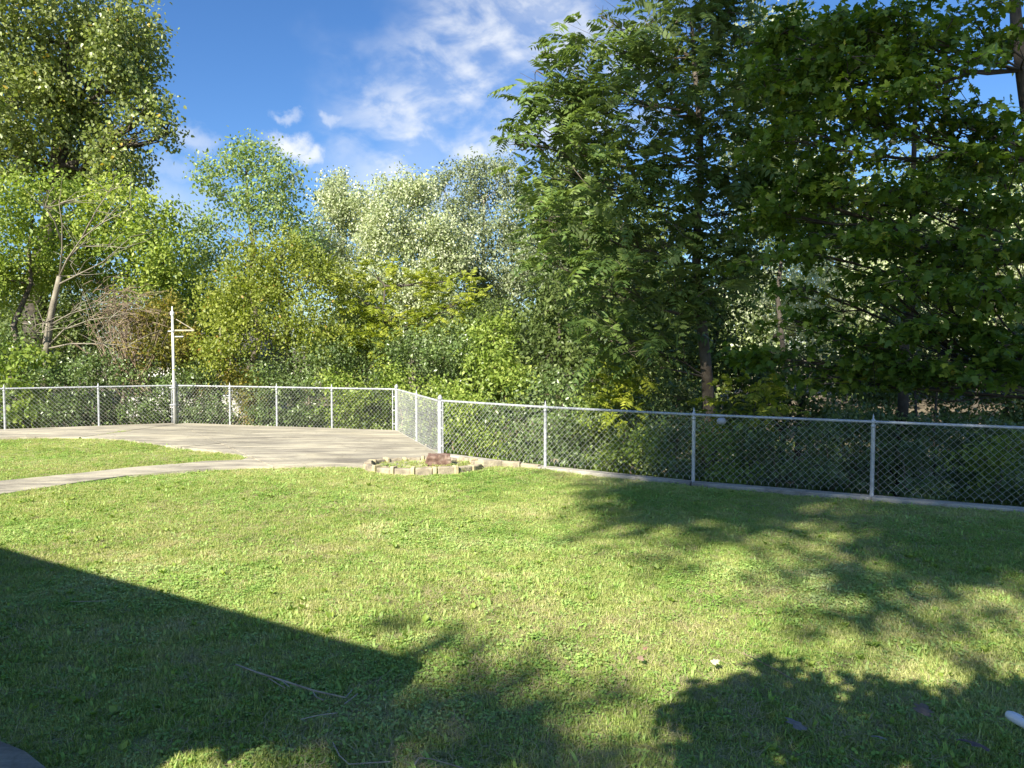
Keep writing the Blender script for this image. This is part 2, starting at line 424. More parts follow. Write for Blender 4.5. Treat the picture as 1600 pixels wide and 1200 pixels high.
def inside(p, poly):
    poly = np.asarray(poly); x, y = p[:, 0], p[:, 1]; r = np.zeros(len(p), bool); j = len(poly) - 1
    for i in range(len(poly)):
        xi, yi = poly[i]; xj, yj = poly[j]
        if yi != yj:
            c = ((yi > y) != (yj > y)) & (x < (xj - xi) * (y - yi) / (yj - yi) + xi); r ^= c
        j = i
    return r


def terrain_z(p):
    p = np.atleast_2d(p).astype(float)
    d = np.min([seg_dist(p, yardA[i], yardA[(i + 1) % len(yardA)]) for i in range(len(yardA))], axis=0)
    d = np.where(inside(p, yardA), 0, d)
    z = -0.07 - 0.25 * np.clip(d / 0.4, 0, 1) - 1.5 * np.clip((d - .3) / 9, 0, 1) ** 0.9
    z += 0.10 * np.sin(p[:, 0] * 0.9 + 1) * np.sin(p[:, 1] * 0.7) * np.clip(d / 2, 0, 1)
    z += 2.5 * np.clip((d - 45) / 120, 0, 1)
    return z


def tz(x, y): return float(terrain_z(np.array([[x, y]]))[0])


def grid_axis(lo, hi, c0, c1, fine, grow=1.25):
    a = list(np.arange(c0, c1 + 1e-6, fine)); s = fine; x = a[-1]
    while x < hi: s *= grow; x += s; a.append(x)
    s = fine; x = a[0]; b = []
    while x > lo: s *= grow; x -= s; b.append(x)
    return np.array(b[::-1] + a)


def grid_mesh(xs, ys):
    X, Y = np.meshgrid(xs, ys); p = np.stack([X.ravel(), Y.ravel()], 1); nx = len(xs)
    i, j = np.meshgrid(np.arange(nx - 1), np.arange(len(ys) - 1)); a = (j * nx + i).ravel()
    return p, np.stack([a, a + 1, a + 1 + nx, a + nx], 1)


p, F = grid_mesh(grid_axis(-900, 900, -22, 22, 0.4), grid_axis(-900, 1200, -14, 34, 0.4))
tag(obj('ground', mesh_from('ground', np.column_stack([p, terrain_z(p)]), F, M['forest'], smooth=True)), 'leaf littered ground falling away behind the fence into the woods', None, None, 'structure')

rng = np.random.default_rng(7)


def lawn_h(p):
    x, y = p[:, 0], p[:, 1]
    return 0.010 * np.sin(x * 1.7 + 0.6 * y) + 0.008 * np.sin(y * 2.3 - x * 0.8) + 0.004 * np.sin(5.1 * x) * np.sin(4.3 * y)


p, F = grid_mesh(np.arange(-24, 16.01, 0.2), np.arange(-20, 19, 0.2))
z = lawn_h(p) - 0.012
cen = p[F].mean(axis=1)
F = F[inside(cen, yardA)]
tag(obj('lawn', mesh_from('lawn', np.column_stack([p, z]), F, M['lawn'], smooth=True)), 'mown yellow green lawn with bare soil showing between the blades', None, None, 'structure')

# ------------------------------------------------------------------ paving
pc = [G(*q) for q in [(-330, 700), (0, 686), (60, 684), (130, 685), (190, 688), (262, 698), (330, 705), (372, 711), (388, 716), (378, 720), (320, 722), (262, 728), (200, 733), (130, 741), (60, 748), (0, 754), (-330, 792)]]
patio_poly = [farleft + (-leftdir[1] * 0.0, 0)] + [cornerP, cornerB, rightpost[0] + (0.0, 0.0)] + [G(q[0], q[1]) for q in [(735, 720), (720, 727), (640, 730), (570, 731), (480, 731), (400, 732)]]
path_front = [G(q[0], q[1]) for q in [(400, 732), (330, 734), (280, 738), (200, 745), (130, 755), (60, 766), (0, 775), (-330, 830)]]
pave_outline = patio_poly + path_front[1:] + pc[::-1]
# the concrete: cut the outline into slabs with joints
import bmesh


def cut_slabs(outline, cuts, z0, z1, gap=0.012):
    """split a polygon by straight cut lines; each piece becomes its own slab"""
    bm = bmesh.new(); vs = [bm.verts.new((a[0], a[1], 0)) for a in outline]; bm.faces.new(vs)
    for a, b in cuts:
        a = Vector((a[0], a[1], 0)); b = Vector((b[0], b[1], 0)); n = (b - a).cross(Vector((0, 0, 1))).normalized()
        fs = [f for f in bm.faces]
        bmesh.ops.bisect_plane(bm, geom=bm.verts[:] + bm.edges[:] + bm.faces[:], plane_co=a, plane_no=n)
    bmesh.ops.split_edges(bm, edges=[e for e in bm.edges if len(e.link_faces) > 1])
    return bm


pav = empty('patio', (cornerB[0], cornerB[1] - 3, 0)); tag(pav, 'weathered pale concrete patio and path of poured slabs', None, None, 'structure')
bm = bmesh.new(); vs = [bm.verts.new((a[0], a[1], 0)) for a in pave_outline]; bm.faces.new(vs)
bmesh.ops.triangulate(bm, faces=bm.faces[:])
polys = [[tuple(v.co.xy) for v in f.verts] for f in bm.faces]; bm.free()


def clip(poly, a, n, keep):
    out = []
    for i in range(len(poly)):
        p0, p1 = poly[i], poly[(i + 1) % len(poly)]
        d0 = (p0[0] - a[0]) * n[0] + (p0[1] - a[1]) * n[1]; d1 = (p1[0] - a[0]) * n[0] + (p1[1] - a[1]) * n[1]
        d0 -= keep; d1 -= keep
        if d0 >= 0: out.append(p0)
        if (d0 >= 0) != (d1 >= 0):
            t = d0 / (d0 - d1); out.append((p0[0] + t * (p1[0] - p0[0]), p0[1] + t * (p1[1] - p0[1])))
    return out


regions = [polys]


def cutline(regions, a, b, gap, sel=None):
    d = np.array(b) - np.array(a); d = d / np.linalg.norm(d); n = (-d[1], d[0]); out = []
    for rg in regions:
        if sel is not None and not sel(rg): out.append(rg); continue
        A = [q for q in (clip(pl, a, n, gap) for pl in rg) if len(q) > 2]
        B = [q for q in (clip(pl, a, (-n[0], -n[1]), gap) for pl in rg) if len(q) > 2]
        for s in (A, B):
            if s: out.append(s)
    return out


def area(pl): return abs(sum(pl[i][0] * pl[(i + 1) % len(pl)][1] - pl[(i + 1) % len(pl)][0] * pl[i][1] for i in range(len(pl)))) / 2


rleft = lambda rg: np.mean([q[0] for pl in rg for q in pl]) < 90
regions = cutline(regions, G(110, 687), G(225, 671), 0.022)
regions = cutline(regions, G(285, 700), G(400, 689), 0.014)
regions = cutline(regions, G(392, 716), G(430, 733), 0.005)
regions = cutline(regions, G(275, 728), G(315, 736), 0.005)
regions = cutline(regions, G(-40, 760), G(10, 800), 0.005)
k = 0
for rg in regions:
    rg = [pl for pl in rg if area(pl) > 1e-4]
    if sum(area(pl) for pl in rg) < 0.05: continue
    b = MB(); dz = [0.0, 0.006, -0.004, 0.003][k % 4]; k += 1
    bmx = bmesh.new()
    for pl in rg:
        try: bmx.faces.new([bmx.verts.new((q[0], q[1], 0.022 + dz)) for q in pl])
        except ValueError: pass
    bmesh.ops.remove_doubles(bmx, verts=bmx.verts[:], dist=0.0008)
    for f in bmx.faces:
        f.normal_update()
        if f.normal.z < 0: f.normal_flip()
    ext = bmesh.ops.extrude_face_region(bmx, geom=bmx.faces[:])
    bmesh.ops.translate(bmx, vec=(0, 0, -0.1), verts=[v for v in ext['geom'] if isinstance(v, bmesh.types.BMVert)])
    bmesh.ops.recalc_face_normals(bmx, faces=bmx.faces[:])
    me = bpy.data.meshes.new('slab'); bmx.to_mesh(me); bmx.free(); me.materials.append(M['concrete'])
    obj('slab', me, pav)
pave_tris = polys


def on_paving(p):
    r = np.zeros(len(p), bool)
    for pl in pave_tris: r |= inside(p, pl)
    return r


# path slab by the house, bottom left of the view
wk = MB(); poly = [G(-40, 1150), G(0, 1166), G(40, 1182), G(75, 1210), G(75, 1300), G(-300, 1300), G(-420, 1110)]
wk.prism([tuple(q) for q in poly], -0.06, 0.03)
o = wk.build('pavement', M['concrete']); bevel(o, .01); tag(o, 'grey concrete walk beside the house at the lawn edge', None, None, 'structure')
walk_poly = [tuple(q) for q in poly]

# concrete kerb / retaining wall under the right-hand fence
kb = empty('kerb', (*rightpost[0], 0)); tag(kb, 'narrow concrete kerb under the right hand fence at the lawn edge', None, None, 'structure')
kp = [rightpost[0]] + rightpost[1:]
kp = [rightpost[0] + (rightpost[1] - rightpost[0]) * 0.06] + rightpost[1:]
for i in range(len(kp) - 1):
    a, b = kp[i], kp[i + 1]; d = (b - a) / np.linalg.norm(b - a); n = np.array((-d[1], d[0]))
    if n[1] > 0: n = -n
    segs = 1
    mbk = MB(); g = 0.006
    mbk.prism([tuple(a + d * g + n * .12), tuple(b - d * g + n * .12), tuple(b - d * g - n * .06), tuple(a + d * g - n * .06)], -0.9, 0.045)
    o = mbk.build('kerb_section', M['kerb'], kb); bevel(o, .012)

# ------------------------------------------------------------------ fences
FH = 0.92


def fence(name_label, pts, term, bars, base_z=0.03, low=0.02):
    """pts: list of post positions (2D); term: indices of terminal posts this fence owns; bars: ends with a tension bar"""
    root = empty('chain_link_fence', (pts[0][0], pts[0][1], 0), name_label, 'fence')
    z0 = base_z; top = z0 + FH - 0.03
    for i, q in enumerate(pts):
        if q is None: continue
        if i in term:
            if term[i] == 0: continue
            r = 0.036; m = MB(); m.tube([(q[0], q[1], -0.1), (q[0], q[1], z0 + FH + 0.02)], r, 14)
            po = m.build('terminal_post', M['galv'], root, smooth=False); bevel(po, .002, 1)
            c = MB(); c.lathe((q[0], q[1], z0 + FH + 0.02), [(r + .006, -0.03), (r + .006, 0.01), (r * .9, 0.03), (r * .5, 0.05), (0.008, 0.06)], 14)
            c.build('post_cap', M['galv'], po, smooth=True)
        else:
            r = 0.0235; m = MB(); m.tube([(q[0], q[1], -0.1), (q[0], q[1], top - 0.03)], r, 12)
            po = m.build('line_post', M['galv'], root)
            c = MB(); c.lathe((q[0], q[1], top - .07), [(r + .004, 0), (r + .005, .03), (r * .7, .045), (.026, .055), (.026, .095), (.012, .105), (.006, .15), (.003, .165)], 10)
            c.build('post_cap', M['galv'], po, smooth=True)
    # rail
    for i in range(len(pts) - 1):
        a, b = pts[i], pts[i + 1]
        m = MB(); m.tube([(a[0], a[1], top), (b[0], b[1], top)], 0.0170, 10); m.build('top_rail', M['galv'], root)
    # wire mesh, woven zigzag wires
    pitch = 0.088; rows = int(round((FH - 0.06) / (pitch / 1.0)) * 2)
    V = []; Fc = []; wr = 0.0022
    zs = np.linspace(z0 + low, top + 0.024, rows + 1)
    for i in range(len(pts) - 1):
        a = np.array(pts[i]); b = np.array(pts[i + 1]); Ld = np.linalg.norm(b - a); d = (b - a) / Ld
        n = np.array((-d[1], d[0])); n = n * (-1 if n[1] > 0 else 1)
        off = n * 0.027
        nw = max(2, int(round(Ld / pitch * 2))); st = Ld / nw
        for w in range(nw):
            s0 = w * st + 0.0
            ss = s0 + np.where((np.arange(rows + 1) + w) % 2 == 0, 0.0, st) * 1.0
            dep = np.where((np.arange(rows + 1) + w) % 2 == 0, 0.003, -0.003)
            jit = 0.002 * np.sin(np.arange(rows + 1) * 1.3 + w)
            q = a + off + np.outer(ss, d) + np.outer(dep, n)
            pp = np.column_stack([q, zs + jit])
            base = len(V)
            for kk in range(rows + 1):
                x, y, zz = pp[kk]
                V.append((x + d[0] * wr, y + d[1] * wr, zz)); V.append((x - d[0] * wr, y - d[1] * wr, zz)); V.append((x + n[0] * wr * 1.5, y + n[1] * wr * 1.5, zz + wr))
            for kk in range(rows):
                o0 = base + kk * 3
                for e in range(3):
                    e2 = (e + 1) % 3
                    Fc.append((o0 + e, o0 + e2, o0 + 3 + e2, o0 + 3 + e))
            # hooked knuckle at the foot
            x, y, zz = pp[0]; base = len(V)
            V += [(x - wr, y, zz), (x + wr, y, zz), (x, y, zz - 0.03), (x, y + wr, zz)]; Fc += [(base, base + 1, base + 2), (base + 1, base + 3, base + 2), (base + 3, base, base + 2)]
    o = obj('wire_mesh', mesh_from('wire_mesh', V, Fc, M['wire']), root); o['kind'] = 'stuff'
    tw = MB()
    for i in range(len(pts) - 1):
        a = np.array(pts[i]); b = np.array(pts[i + 1]); Ld = np.linalg.norm(b - a); d = (b - a) / Ld
        for t in np.arange(.35, Ld - .1, .52):
            q = a + d * t; tw.tube([(q[0], q[1], top), (q[0] + d[0] * .006, q[1] + d[1] * .006, top)], .0205, 8)
    o = tw.build('tie_wires', M['wire'], root); o['kind'] = 'stuff'
    for (idx, towards) in bars:
        a = np.array(pts[idx]); b = np.array(pts[towards]); d = (b - a) / np.linalg.norm(b - a); n = np.array((-d[1], d[0])); n = n * (-1 if n[1] > 0 else 1)
        q = a + d * 0.085 + n * 0.02
        m = MB(); m.box((q[0], q[1], z0), (0.018, 0.006, FH - 0.05), math.atan2(d[1], d[0])); m.build('tension_bar', M['galv'], root)
        for zz in (0.12, 0.42, 0.72):
            m = MB(); m.lathe((a[0], a[1], z0 + zz), [(0.040, 0), (0.041, 0.022)], 14)
            c2 = a + d * 0.06 + n * 0.015; m.box((c2[0], c2[1], z0 + zz + .002), (0.075, 0.012, 0.02), math.atan2(d[1], d[0]))
            m.build('tension_band', M['galv'], root)
    return root


bp = [cornerP, on_line(360, cornerP, cornerB), on_line(433, cornerP, cornerB), on_line(519, cornerP, cornerB), cornerB]
lp = [cornerP, on_line(155, cornerP, farleft), on_line(8, cornerP, farleft), cornerP + leftdir * 5.6, farleft]
sp = [cornerB, on_line(651, cornerB, rightpost[0]), rightpost[0]]
fence('galvanised chain link fence left of the tall pale pole, along the concrete', lp, {0: 1}, [(0, 1)])
fence('galvanised chain link fence across the back of the concrete patio, between pole and corner post', bp, {0: 0, 4: 1}, [(0, 1), (4, 3)])
fence('short chain link fence side seen at a slant, two panels down to the thick post', sp, {0: 0, 2: 1}, [(2, 1)])
fence('long chain link fence on the kerb at the right edge of the lawn', rightpost, {0: 0}, [(0, 1)], base_z=0.04, low=0.06)

# grey lump on the rail
q = G(1127, 761); a, b = rightpost[2], rightpost[3]
q = on_line(1127, a, b)
m = MB(); m.lathe((q[0], q[1], 0.815), [(0.02, 0), (0.055, 0.015), (0.065, 0.045), (0.05, 0.075), (0.03, 0.09)], 10)
o = m.build('rail_clamp', M['grey_pipe'], smooth=True); o.scale = (1, 1, 1); tag(o, 'small grey lump hanging on the top rail of the right fence', 'clamp')

# tall pole
base = cornerP + np.array((0.02, -0.10)); ptop = P(269, 482, base[1])
hp = ptop[2]
root = empty('clothesline_pole', (base[0], base[1], 0), 'tall pale metal pole with small triangular bracket at the fence corner', 'pole')


def polept(z): t = z / hp; return (base[0] * (1 - t) + ptop[0] * t, base[1], z)


m = MB(); m.tube([polept(-0.05), polept(hp - .15)], [0.036, 0.027], 12); m.build('shaft', M['pole'], root, smooth=True)
t0 = polept(hp - .17)
m = MB(); m.lathe(t0, [(0.03, 0), (0.046, 0.02), (0.048, 0.07), (0.03, 0.10), (0.018, 0.12), (0.016, 0.20), (0.008, 0.22)], 12); m.build('top_insulator', M['white_pipe'], root, smooth=True)
pa = P(274, 516, base[1]); pb = P(303, 516, base[1]); pd = P(276, 499, base[1])
m = MB(); m.box(((pa[0] + pb[0]) / 2, base[1], pa[2] - .02), (pb[0] - pa[0] + .02, .03, .035)); m.build('bracket_arm', M['timber'], root)
m = MB(); m.tube([(pd[0], base[1] - .03, pd[2]), (pb[0] + .02, base[1] - .03, pb[2])], 0.010, 6); m.build('bracket_brace', M['timber'], root)
m = MB(); m.box((pa[0] + .1, base[1] - .03, pa[2] - .16), (.2, .02, .02)); m.build('bracket_rung', M['pole'], root)
for zz in (0.45, 0.86, hp - .55):
    c = polept(zz); m = MB(); m.lathe(c, [(0.05, 0), (0.05, 0.03)], 12); m.box((c[0] - .07, c[1], c[2]), (.09, .015, .025)); m.build('pole_clamp', M['galv'], root)

# ------------------------------------------------------------------ block ring
ring = empty('planter_ring', (-1.34, 11.62, 0), 'oval ring of tan edging blocks at the front edge of the patio', 'planter')
cx, cy, rx, ry = -1.34, 11.60, 0.84, 0.60
ts = np.linspace(0, 2 * math.pi, 721); ex = cx + rx * np.cos(ts); ey = cy + ry * np.sin(ts)
cum = np.concatenate([[0], np.cumsum(np.hypot(np.diff(ex), np.diff(ey)))])


def ringpt(s):
    s = s % cum[-1]; t = np.interp(s, cum, ts); return t


nb = 15; step = cum[-1] / nb
random.seed(4)
for i in range(nb):
    for kind in ('edging_block', 'spacer_block'):
        s0 = i * step + (0.035 if kind == 'edging_block' else -0.028); s1 = (i + 1) * step - 0.035 if kind == 'edging_block' else i * step + 0.028
        w = 0.055 if kind == 'edging_block' else 0.068
        h = (0.085 if kind == 'edging_block' else 0.092) + random.uniform(-.016, .014); dx_, dy_ = random.uniform(-.012, .012), random.uniform(-.014, .014)
        inn = []; outp = []
        for s in np.linspace(s0, s1, 4 if kind == 'edging_block' else 2):
            t = ringpt(s); nx, ny = math.cos(t) / rx, math.sin(t) / ry; l = math.hypot(nx, ny); nx /= l; ny /= l
            jx = random.uniform(-.004, .004)
            x, y = cx + rx * math.cos(t), cy + ry * math.sin(t)
            outp.append((x + nx * (w + jx), y + ny * (w + jx))); inn.append((x - nx * (w + jx), y - ny * (w + jx)))
        m = MB(); m.prism([(a_ + dx_, b_ + dy_) for a_, b_ in outp + inn[::-1]], -0.03, h); m.V = [(v[0], v[1], v[2] + (0 if v[2] < 0 else random.uniform(-.006, .006))) for v in m.V]
        o = m.build(kind, M['block'] if kind == 'edging_block' else M['block_pale'], ring); bevel(o, 0.014, 3)
# the straight run to the right of the ring
edge = empty('edging_run', (-0.1, 11.5, 0), 'short straight run of tan edging blocks right of the oval ring', 'edging')
pts = [np.array((-0.46, 11.62)), np.array((-0.15, 11.70)), np.array((0.14, 11.60)), np.array((0.42, 11.42))]
for i in range(3):
    a, b = pts[i], pts[i + 1]; d = (b - a) / np.linalg.norm(b - a); n = np.array((-d[1], d[0])); m = MB()
    a2 = a + d * .012; b2 = b - d * .012
    m.prism([tuple(a2 - n * .05), tuple(b2 - n * .05), tuple(b2 + n * .05), tuple(a2 + n * .05)], -.03, (.105, .09, .07)[i]); o = m.build('edging_block', M['block'], edge); bevel(o, .012, 2)
# red rock in the ring
c = P(686, 722, 11.75)
rb = bmesh.new(); rr = np.random.default_rng(3); bmesh.ops.create_cube(rb, size=1.0)
bmesh.ops.subdivide_edges(rb, edges=rb.edges[:], cuts=3, use_grid_fill=True)
for v in rb.verts:
    x, y, z_ = v.co
    s = 1 - 0.25 * max(0, z_ + .1) * abs(x) * 1.6
    v.co = Vector((x * 0.40 * (1 - .18 * (z_ + .5)), y * 0.22 * s, z_ * 0.21 * (1 - .25 * abs(y)))) + Vector(rr.normal(0, 0.008, 3))
me = bpy.data.meshes.new('red_rock'); rb.to_mesh(me); rb.free(); me.materials.append(M['redrock'])
o = obj('rock', me); o.location = (c[0], 11.72, 0.09); o.rotation_euler = (0.05, 0.04, 0.12); tag(o, 'reddish brown rough rock lying inside the ring of blocks', 'rock')

# ------------------------------------------------------------------ foliage engine
SHAPES = {
    'kite': (np.array([(0, 0, 0), (.42, .30, .06), (1, 0, -.05), (.42, -.30, .06)]), np.array([(0, 2, 1), (0, 3, 2)])),
    'heart': (np.array([(0, 0, 0), (.12, .34, .05), (.5, .36, .07), (1.0, 0, -.08), (.5, -.36, .07), (.12, -.34, .05)]), np.array([(0, 3, 2), (0, 2, 1), (0, 4, 3), (0, 5, 4)])),
    'narrow': (np.array([(0, 0, 0), (.40, .15, .03), (1, 0, -.10), (.40, -.15, .03)]), np.array([(0, 2, 1), (0, 3, 2)])),
    'maple': (np.array([(0, 0, 0), (-.06, .16, 0), (.10, .45, -.04), (.26, .27, .03), (.52, .50, -.07), (.56, .20, .02), (.78, .19, -.01), (1.0, 0, -.10),
                        (.78, -.19, -.01), (.56, -.20, .02), (.52, -.50, -.07), (.26, -.27, .03), (.10, -.45, -.04), (-.06, -.16, 0), (.40, 0, .03)]),
              np.array([(14, 0, 1)[::-1], (14, 1, 3)[::-1], (1, 2, 3)[::-1], (14, 3, 5)[::-1], (3, 4, 5)[::-1], (14, 5, 6)[::-1], (14, 6, 7)[::-1], (14, 7, 8)[::-1], (14, 8, 9)[::-1],
                        (9, 10, 11)[::-1], (14, 9, 11)[::-1], (11, 12, 13)[::-1], (14, 11, 13)[::-1], (14, 13, 0)[::-1]])),
}
LEAFAREA = {'kite': .3, 'heart': .45, 'narrow': .15, 'maple': .45}


def unit(a): return a / np.maximum(np.linalg.norm(a, axis=-1, keepdims=True), 1e-9)


def leaves(pos, dr, nrm, size, shape):
    lv, lf = SHAPES[shape]; dr = unit(dr); side = unit(np.cross(nrm, dr)); nn = np.cross(dr, side)
    s = size[:, None, None]
    V = pos[:, None, :] + s * (lv[None, :, 0:1] * dr[:, None, :] + lv[None, :, 1:2] * side[:, None, :] + lv[None, :, 2:3] * nn[:, None, :])
    n = len(pos); k = len(lv)
    F = (lf[None] + (np.arange(n) * k)[:, None, None]).reshape(-1, 3)
    return V.reshape(-1, 3), F


TRIS = [0]


def sample_clusters(rg, lobes, per):
    """lobes: list of (centre3, radii3); returns cluster centres, radii, lobe ids"""
    C = []; S = []; I = []
    for i, (c, r) in enumerate(lobes):
        k = max(3, int(per * 1)); d = unit(rg.normal(size=(k, 3))); rad = rg.uniform(0.35, 1.0, size=(k, 1)) ** 0.6 * 0.86
        C.append(np.array(c) + d * rad * np.array(r)); S.append(np.repeat(np.array(r)[None] * 0.27, k, 0)); I += [i] * k
    return np.concatenate(C), np.concatenate(S), np.array(I)


def crown(name, rg, lobes, mat, shape='kite', size=.1, lai=3.0, per=9, leafs=10, spread=.35, tilt=.8, droop=.2, parent=None, layered=0.0, save=0, out_bias=.35, flat=1.0):
    C, S, I = sample_clusters(rg, lobes, per)
    w = S[:, 0] * S[:, 2]; total = sum(math.pi * r[0] * r[2] for _, r in lobes)
    n = int(lai * total / (LEAFAREA[shape] * size * size)); ns = max(4, n // leafs)
    ci = rg.choice(len(C), ns, p=w / w.sum())
    sp = C[ci] + rg.normal(size=(ns, 3)) * S[ci] * np.array((1, 1, flat))
    cen = np.array([c for c, r in lobes])[I[ci]]
    axis = unit(sp - cen) * .7 + rg.normal(size=(ns, 3)) * .5; axis[:, 2] -= droop * .6
    if layered: axis[:, 2] *= (1 - layered)
    axis = unit(axis)
    tint = np.clip(.5 + .22 * (rg.normal(size=len(C))[ci]) + .16 * rg.normal(size=ns), 0, 1)
    t = rg.uniform(0, 1, (ns, leafs)); 
    pos = sp[:, None, :] + axis[:, None, :] * (t[..., None] - .5) * spread * 1.6 + rg.normal(size=(ns, leafs, 3)) * spread * .28 * np.array((1, 1, 1 - .6 * layered))
    dr = axis[:, None, :] * .5 + rg.normal(size=(ns, leafs, 3)) * .7; dr[..., 2] -= droop
    nr = rg.normal(size=(ns, leafs, 3)) * tilt; nr[..., 2] += 1.0
    nr += out_bias * unit(sp - cen)[:, None, :] + (rg.normal(size=(ns, 1, 3)) * (.1 if layered else .75))
    sz = size * rg.uniform(.65, 1.25, (ns, leafs))
    pos = pos.reshape(-1, 3); dr = dr.reshape(-1, 3); nr = nr.reshape(-1, 3); sz = sz.ravel(); tt = np.repeat(tint, leafs)
    saved = None
    if save:  # the largest-showing leaves become objects of their own
        view = pos - np.array((0, 0, EYE)); dist = np.linalg.norm(view, axis=1)
        vis = (np.abs(view[:, 0] / view[:, 1]) < .655) & (view[:, 2] / view[:, 1] < .43)
        score = np.where(vis, sz / dist, 0); idx = np.argsort(-score)[:save]
        saved = (pos[idx], dr[idx], nr[idx], sz[idx]); keep = np.ones(len(pos), bool); keep[idx] = False
        pos, dr, nr, sz, tt = pos[keep], dr[keep], nr[keep], sz[keep], tt[keep]
    V, F = leaves(pos, dr, nr, sz, shape); k = len(SHAPES[shape][1])
    TRIS[0] += len(F)
    o = obj(name, mesh_from(name, V, F, mat, tint=np.repeat(tt, k)), parent); o['kind'] = 'stuff'
    return o, C, sp, saved


def pinnate_arrays(rg, base, axis, length, nl=8):
    """compound leaves: base points, outward axis; returns leaflet arrays and rachis quads"""
    n = len(base); axis = unit(axis); hz = axis.copy(); 
    t = np.linspace(.22, 1.0, nl)
    drop = rg.uniform(.2, .8, n)[:, None]
    pr = base[:, None, :] + axis[:, None, :] * (t[None, :, None] * length[:, None, None])
    pr[..., 2] -= drop * length[:, None] * t[None] ** 2
    tan = unit(axis[:, None, :] + np.array((0, 0, -1)) * (2 * drop[..., None] * t[None, :, None]))
    side = unit(np.cross(tan, np.array((0, 0, 1.0)) + rg.normal(size=(n, 1, 3)) * .25))
    nn = np.cross(side, tan)
    P_, D_, N_, S_ = [], [], [], []
    lsz = length[:, None] * .36 * np.sin(np.clip(t[None] * 2.6 + .35, 0, 2.9)) ** .5
    for sgn in (-1, 1):
        P_.append(pr); D_.append(side * sgn + tan * .45 - nn * .25 + rg.normal(size=pr.shape) * .10); N_.append(nn + rg.normal(size=pr.shape) * .22 + side * sgn * .25)
        S_.append(np.broadcast_to(lsz, pr.shape[:2]) * rg.uniform(.85, 1.1, pr.shape[:2]))
    P_ = np.stack(P_, 2); D_ = np.stack(D_, 2); N_ = np.stack(N_, 2); S_ = np.stack(S_, 2)
    # rachis as thin strip
    w = .004
    p0 = base; p1 = pr[:, nl // 2]; p2 = pr[:, -1]; s0 = side[:, 0] * w
    rv = np.stack([p0 - s0, p0 + s0, p1 - s0, p1 + s0, p2], 1); rf = np.array([(0, 1, 3), (0, 3, 2), (2, 3, 4)])
    RF = (rf[None] + (np.arange(n) * 5)[:, None, None]).reshape(-1, 3)
    return P_.reshape(n, -1, 3), D_.reshape(n, -1, 3), N_.reshape(n, -1, 3), S_.reshape(n, -1), rv.reshape(-1, 3), RF


def pinnate_crown(name, rg, lobes, mat, length=.5, lai=1.8, per=8, whorl=7, nl=8, parent=None, save=0):
    C, S, I = sample_clusters(rg, lobes, per)
    w = S[:, 0] * S[:, 2]; total = sum(math.pi * r[0] * r[2] for _, r in lobes)
    n = int(lai * total / (length * length * .30)); ns = max(3, n // whorl)
    ci = rg.choice(len(C), ns, p=w / w.sum()); sp = C[ci] + rg.normal(size=(ns, 3)) * S[ci] * np.array((1, 1, 1.25))
    cen = np.array([c for c, r in lobes])[I[ci]]; outw = unit(sp - cen)
    tint = np.clip(.5 + .22 * (rg.normal(size=len(C))[ci]) + .14 * rg.normal(size=ns), 0, 1)
    an = rg.uniform(0, 2 * math.pi, (ns, whorl)); el = rg.uniform(-.2, 1.1, (ns, whorl))
    ax = np.stack([np.cos(an) * np.cos(el), np.sin(an) * np.cos(el), np.sin(el)], -1) + outw[:, None, :] * .5
    b = sp[:, None, :] + rg.normal(size=(ns, whorl, 3)) * .12
    ln = (length * rg.uniform(.6, 1.2, (ns, whorl))).ravel()
    pos, dr, nr, sz, rv, RF = pinnate_arrays(rg, b.reshape(-1, 3), ax.reshape(-1, 3), ln, nl)
    saved = None; m = pos.shape[0]; tt = np.repeat(tint, whorl); keep = np.ones(m, bool)
    if save:
        c = pos.mean(1); vw = c - np.array((0, 0, EYE)); vis = (np.abs(vw[:, 0] / vw[:, 1]) < .65) & (vw[:, 2] / vw[:, 1] < .43)
        score = np.where(vis, ln / np.linalg.norm(vw, axis=1), 0); idx = np.argsort(-score)[:save]; keep[idx] = False
        saved = [(pos[i], dr[i], nr[i], sz[i]) for i in idx]
    V, F = leaves(pos[keep].reshape(-1, 3), dr[keep].reshape(-1, 3), nr[keep].reshape(-1, 3), sz[keep].ravel(), 'kite2')
    tn = np.repeat(np.repeat(tt[keep], pos.shape[1]), 2)
    rk = rv.reshape(m, 5, 3)[keep].reshape(-1, 3); rf = np.array([(0, 1, 3), (0, 3, 2), (2, 3, 4)]); k2 = int(keep.sum())
    RF = (rf[None] + (np.arange(k2) * 5)[:, None, None]).reshape(-1, 3)
    F2 = np.concatenate([F, RF + len(V)]); V2 = np.concatenate([V, rk]); tn = np.concatenate([tn, np.full(len(RF), .9)])
    TRIS[0] += len(F2)
    o = obj(name, mesh_from(name, V2, F2, mat, tint=tn), parent); o['kind'] = 'stuff'
    return o, C, sp, saved


SHAPES['kite2'] = (np.array([(0, 0, 0), (.38, .21, .03), (1, 0, -.12), (.38, -.21, .03)]), np.array([(0, 2, 1), (0, 3, 2)])); LEAFAREA['kite2'] = .17


def bent(rg, a, b, k=4, amp=.08, sag=0.0):
    a = np.array(a, float); b = np.array(b, float); L = np.linalg.norm(b - a); pts = []
    for i in range(k + 1):
        t = i / k; q = a + (b - a) * t + rg.normal(size=3) * amp * L * .25 * math.sin(math.pi * t); q[2] += sag * L * math.sin(math.pi * t); pts.append(q)
    return pts


def lobes_px(lst):
    out = []
    for (px, py, d, rx_, ry_, rd) in lst:
        s = d / FPX; out.append((P(px, py, d), (rx_ * s, rd, ry_ * s)))
    return out


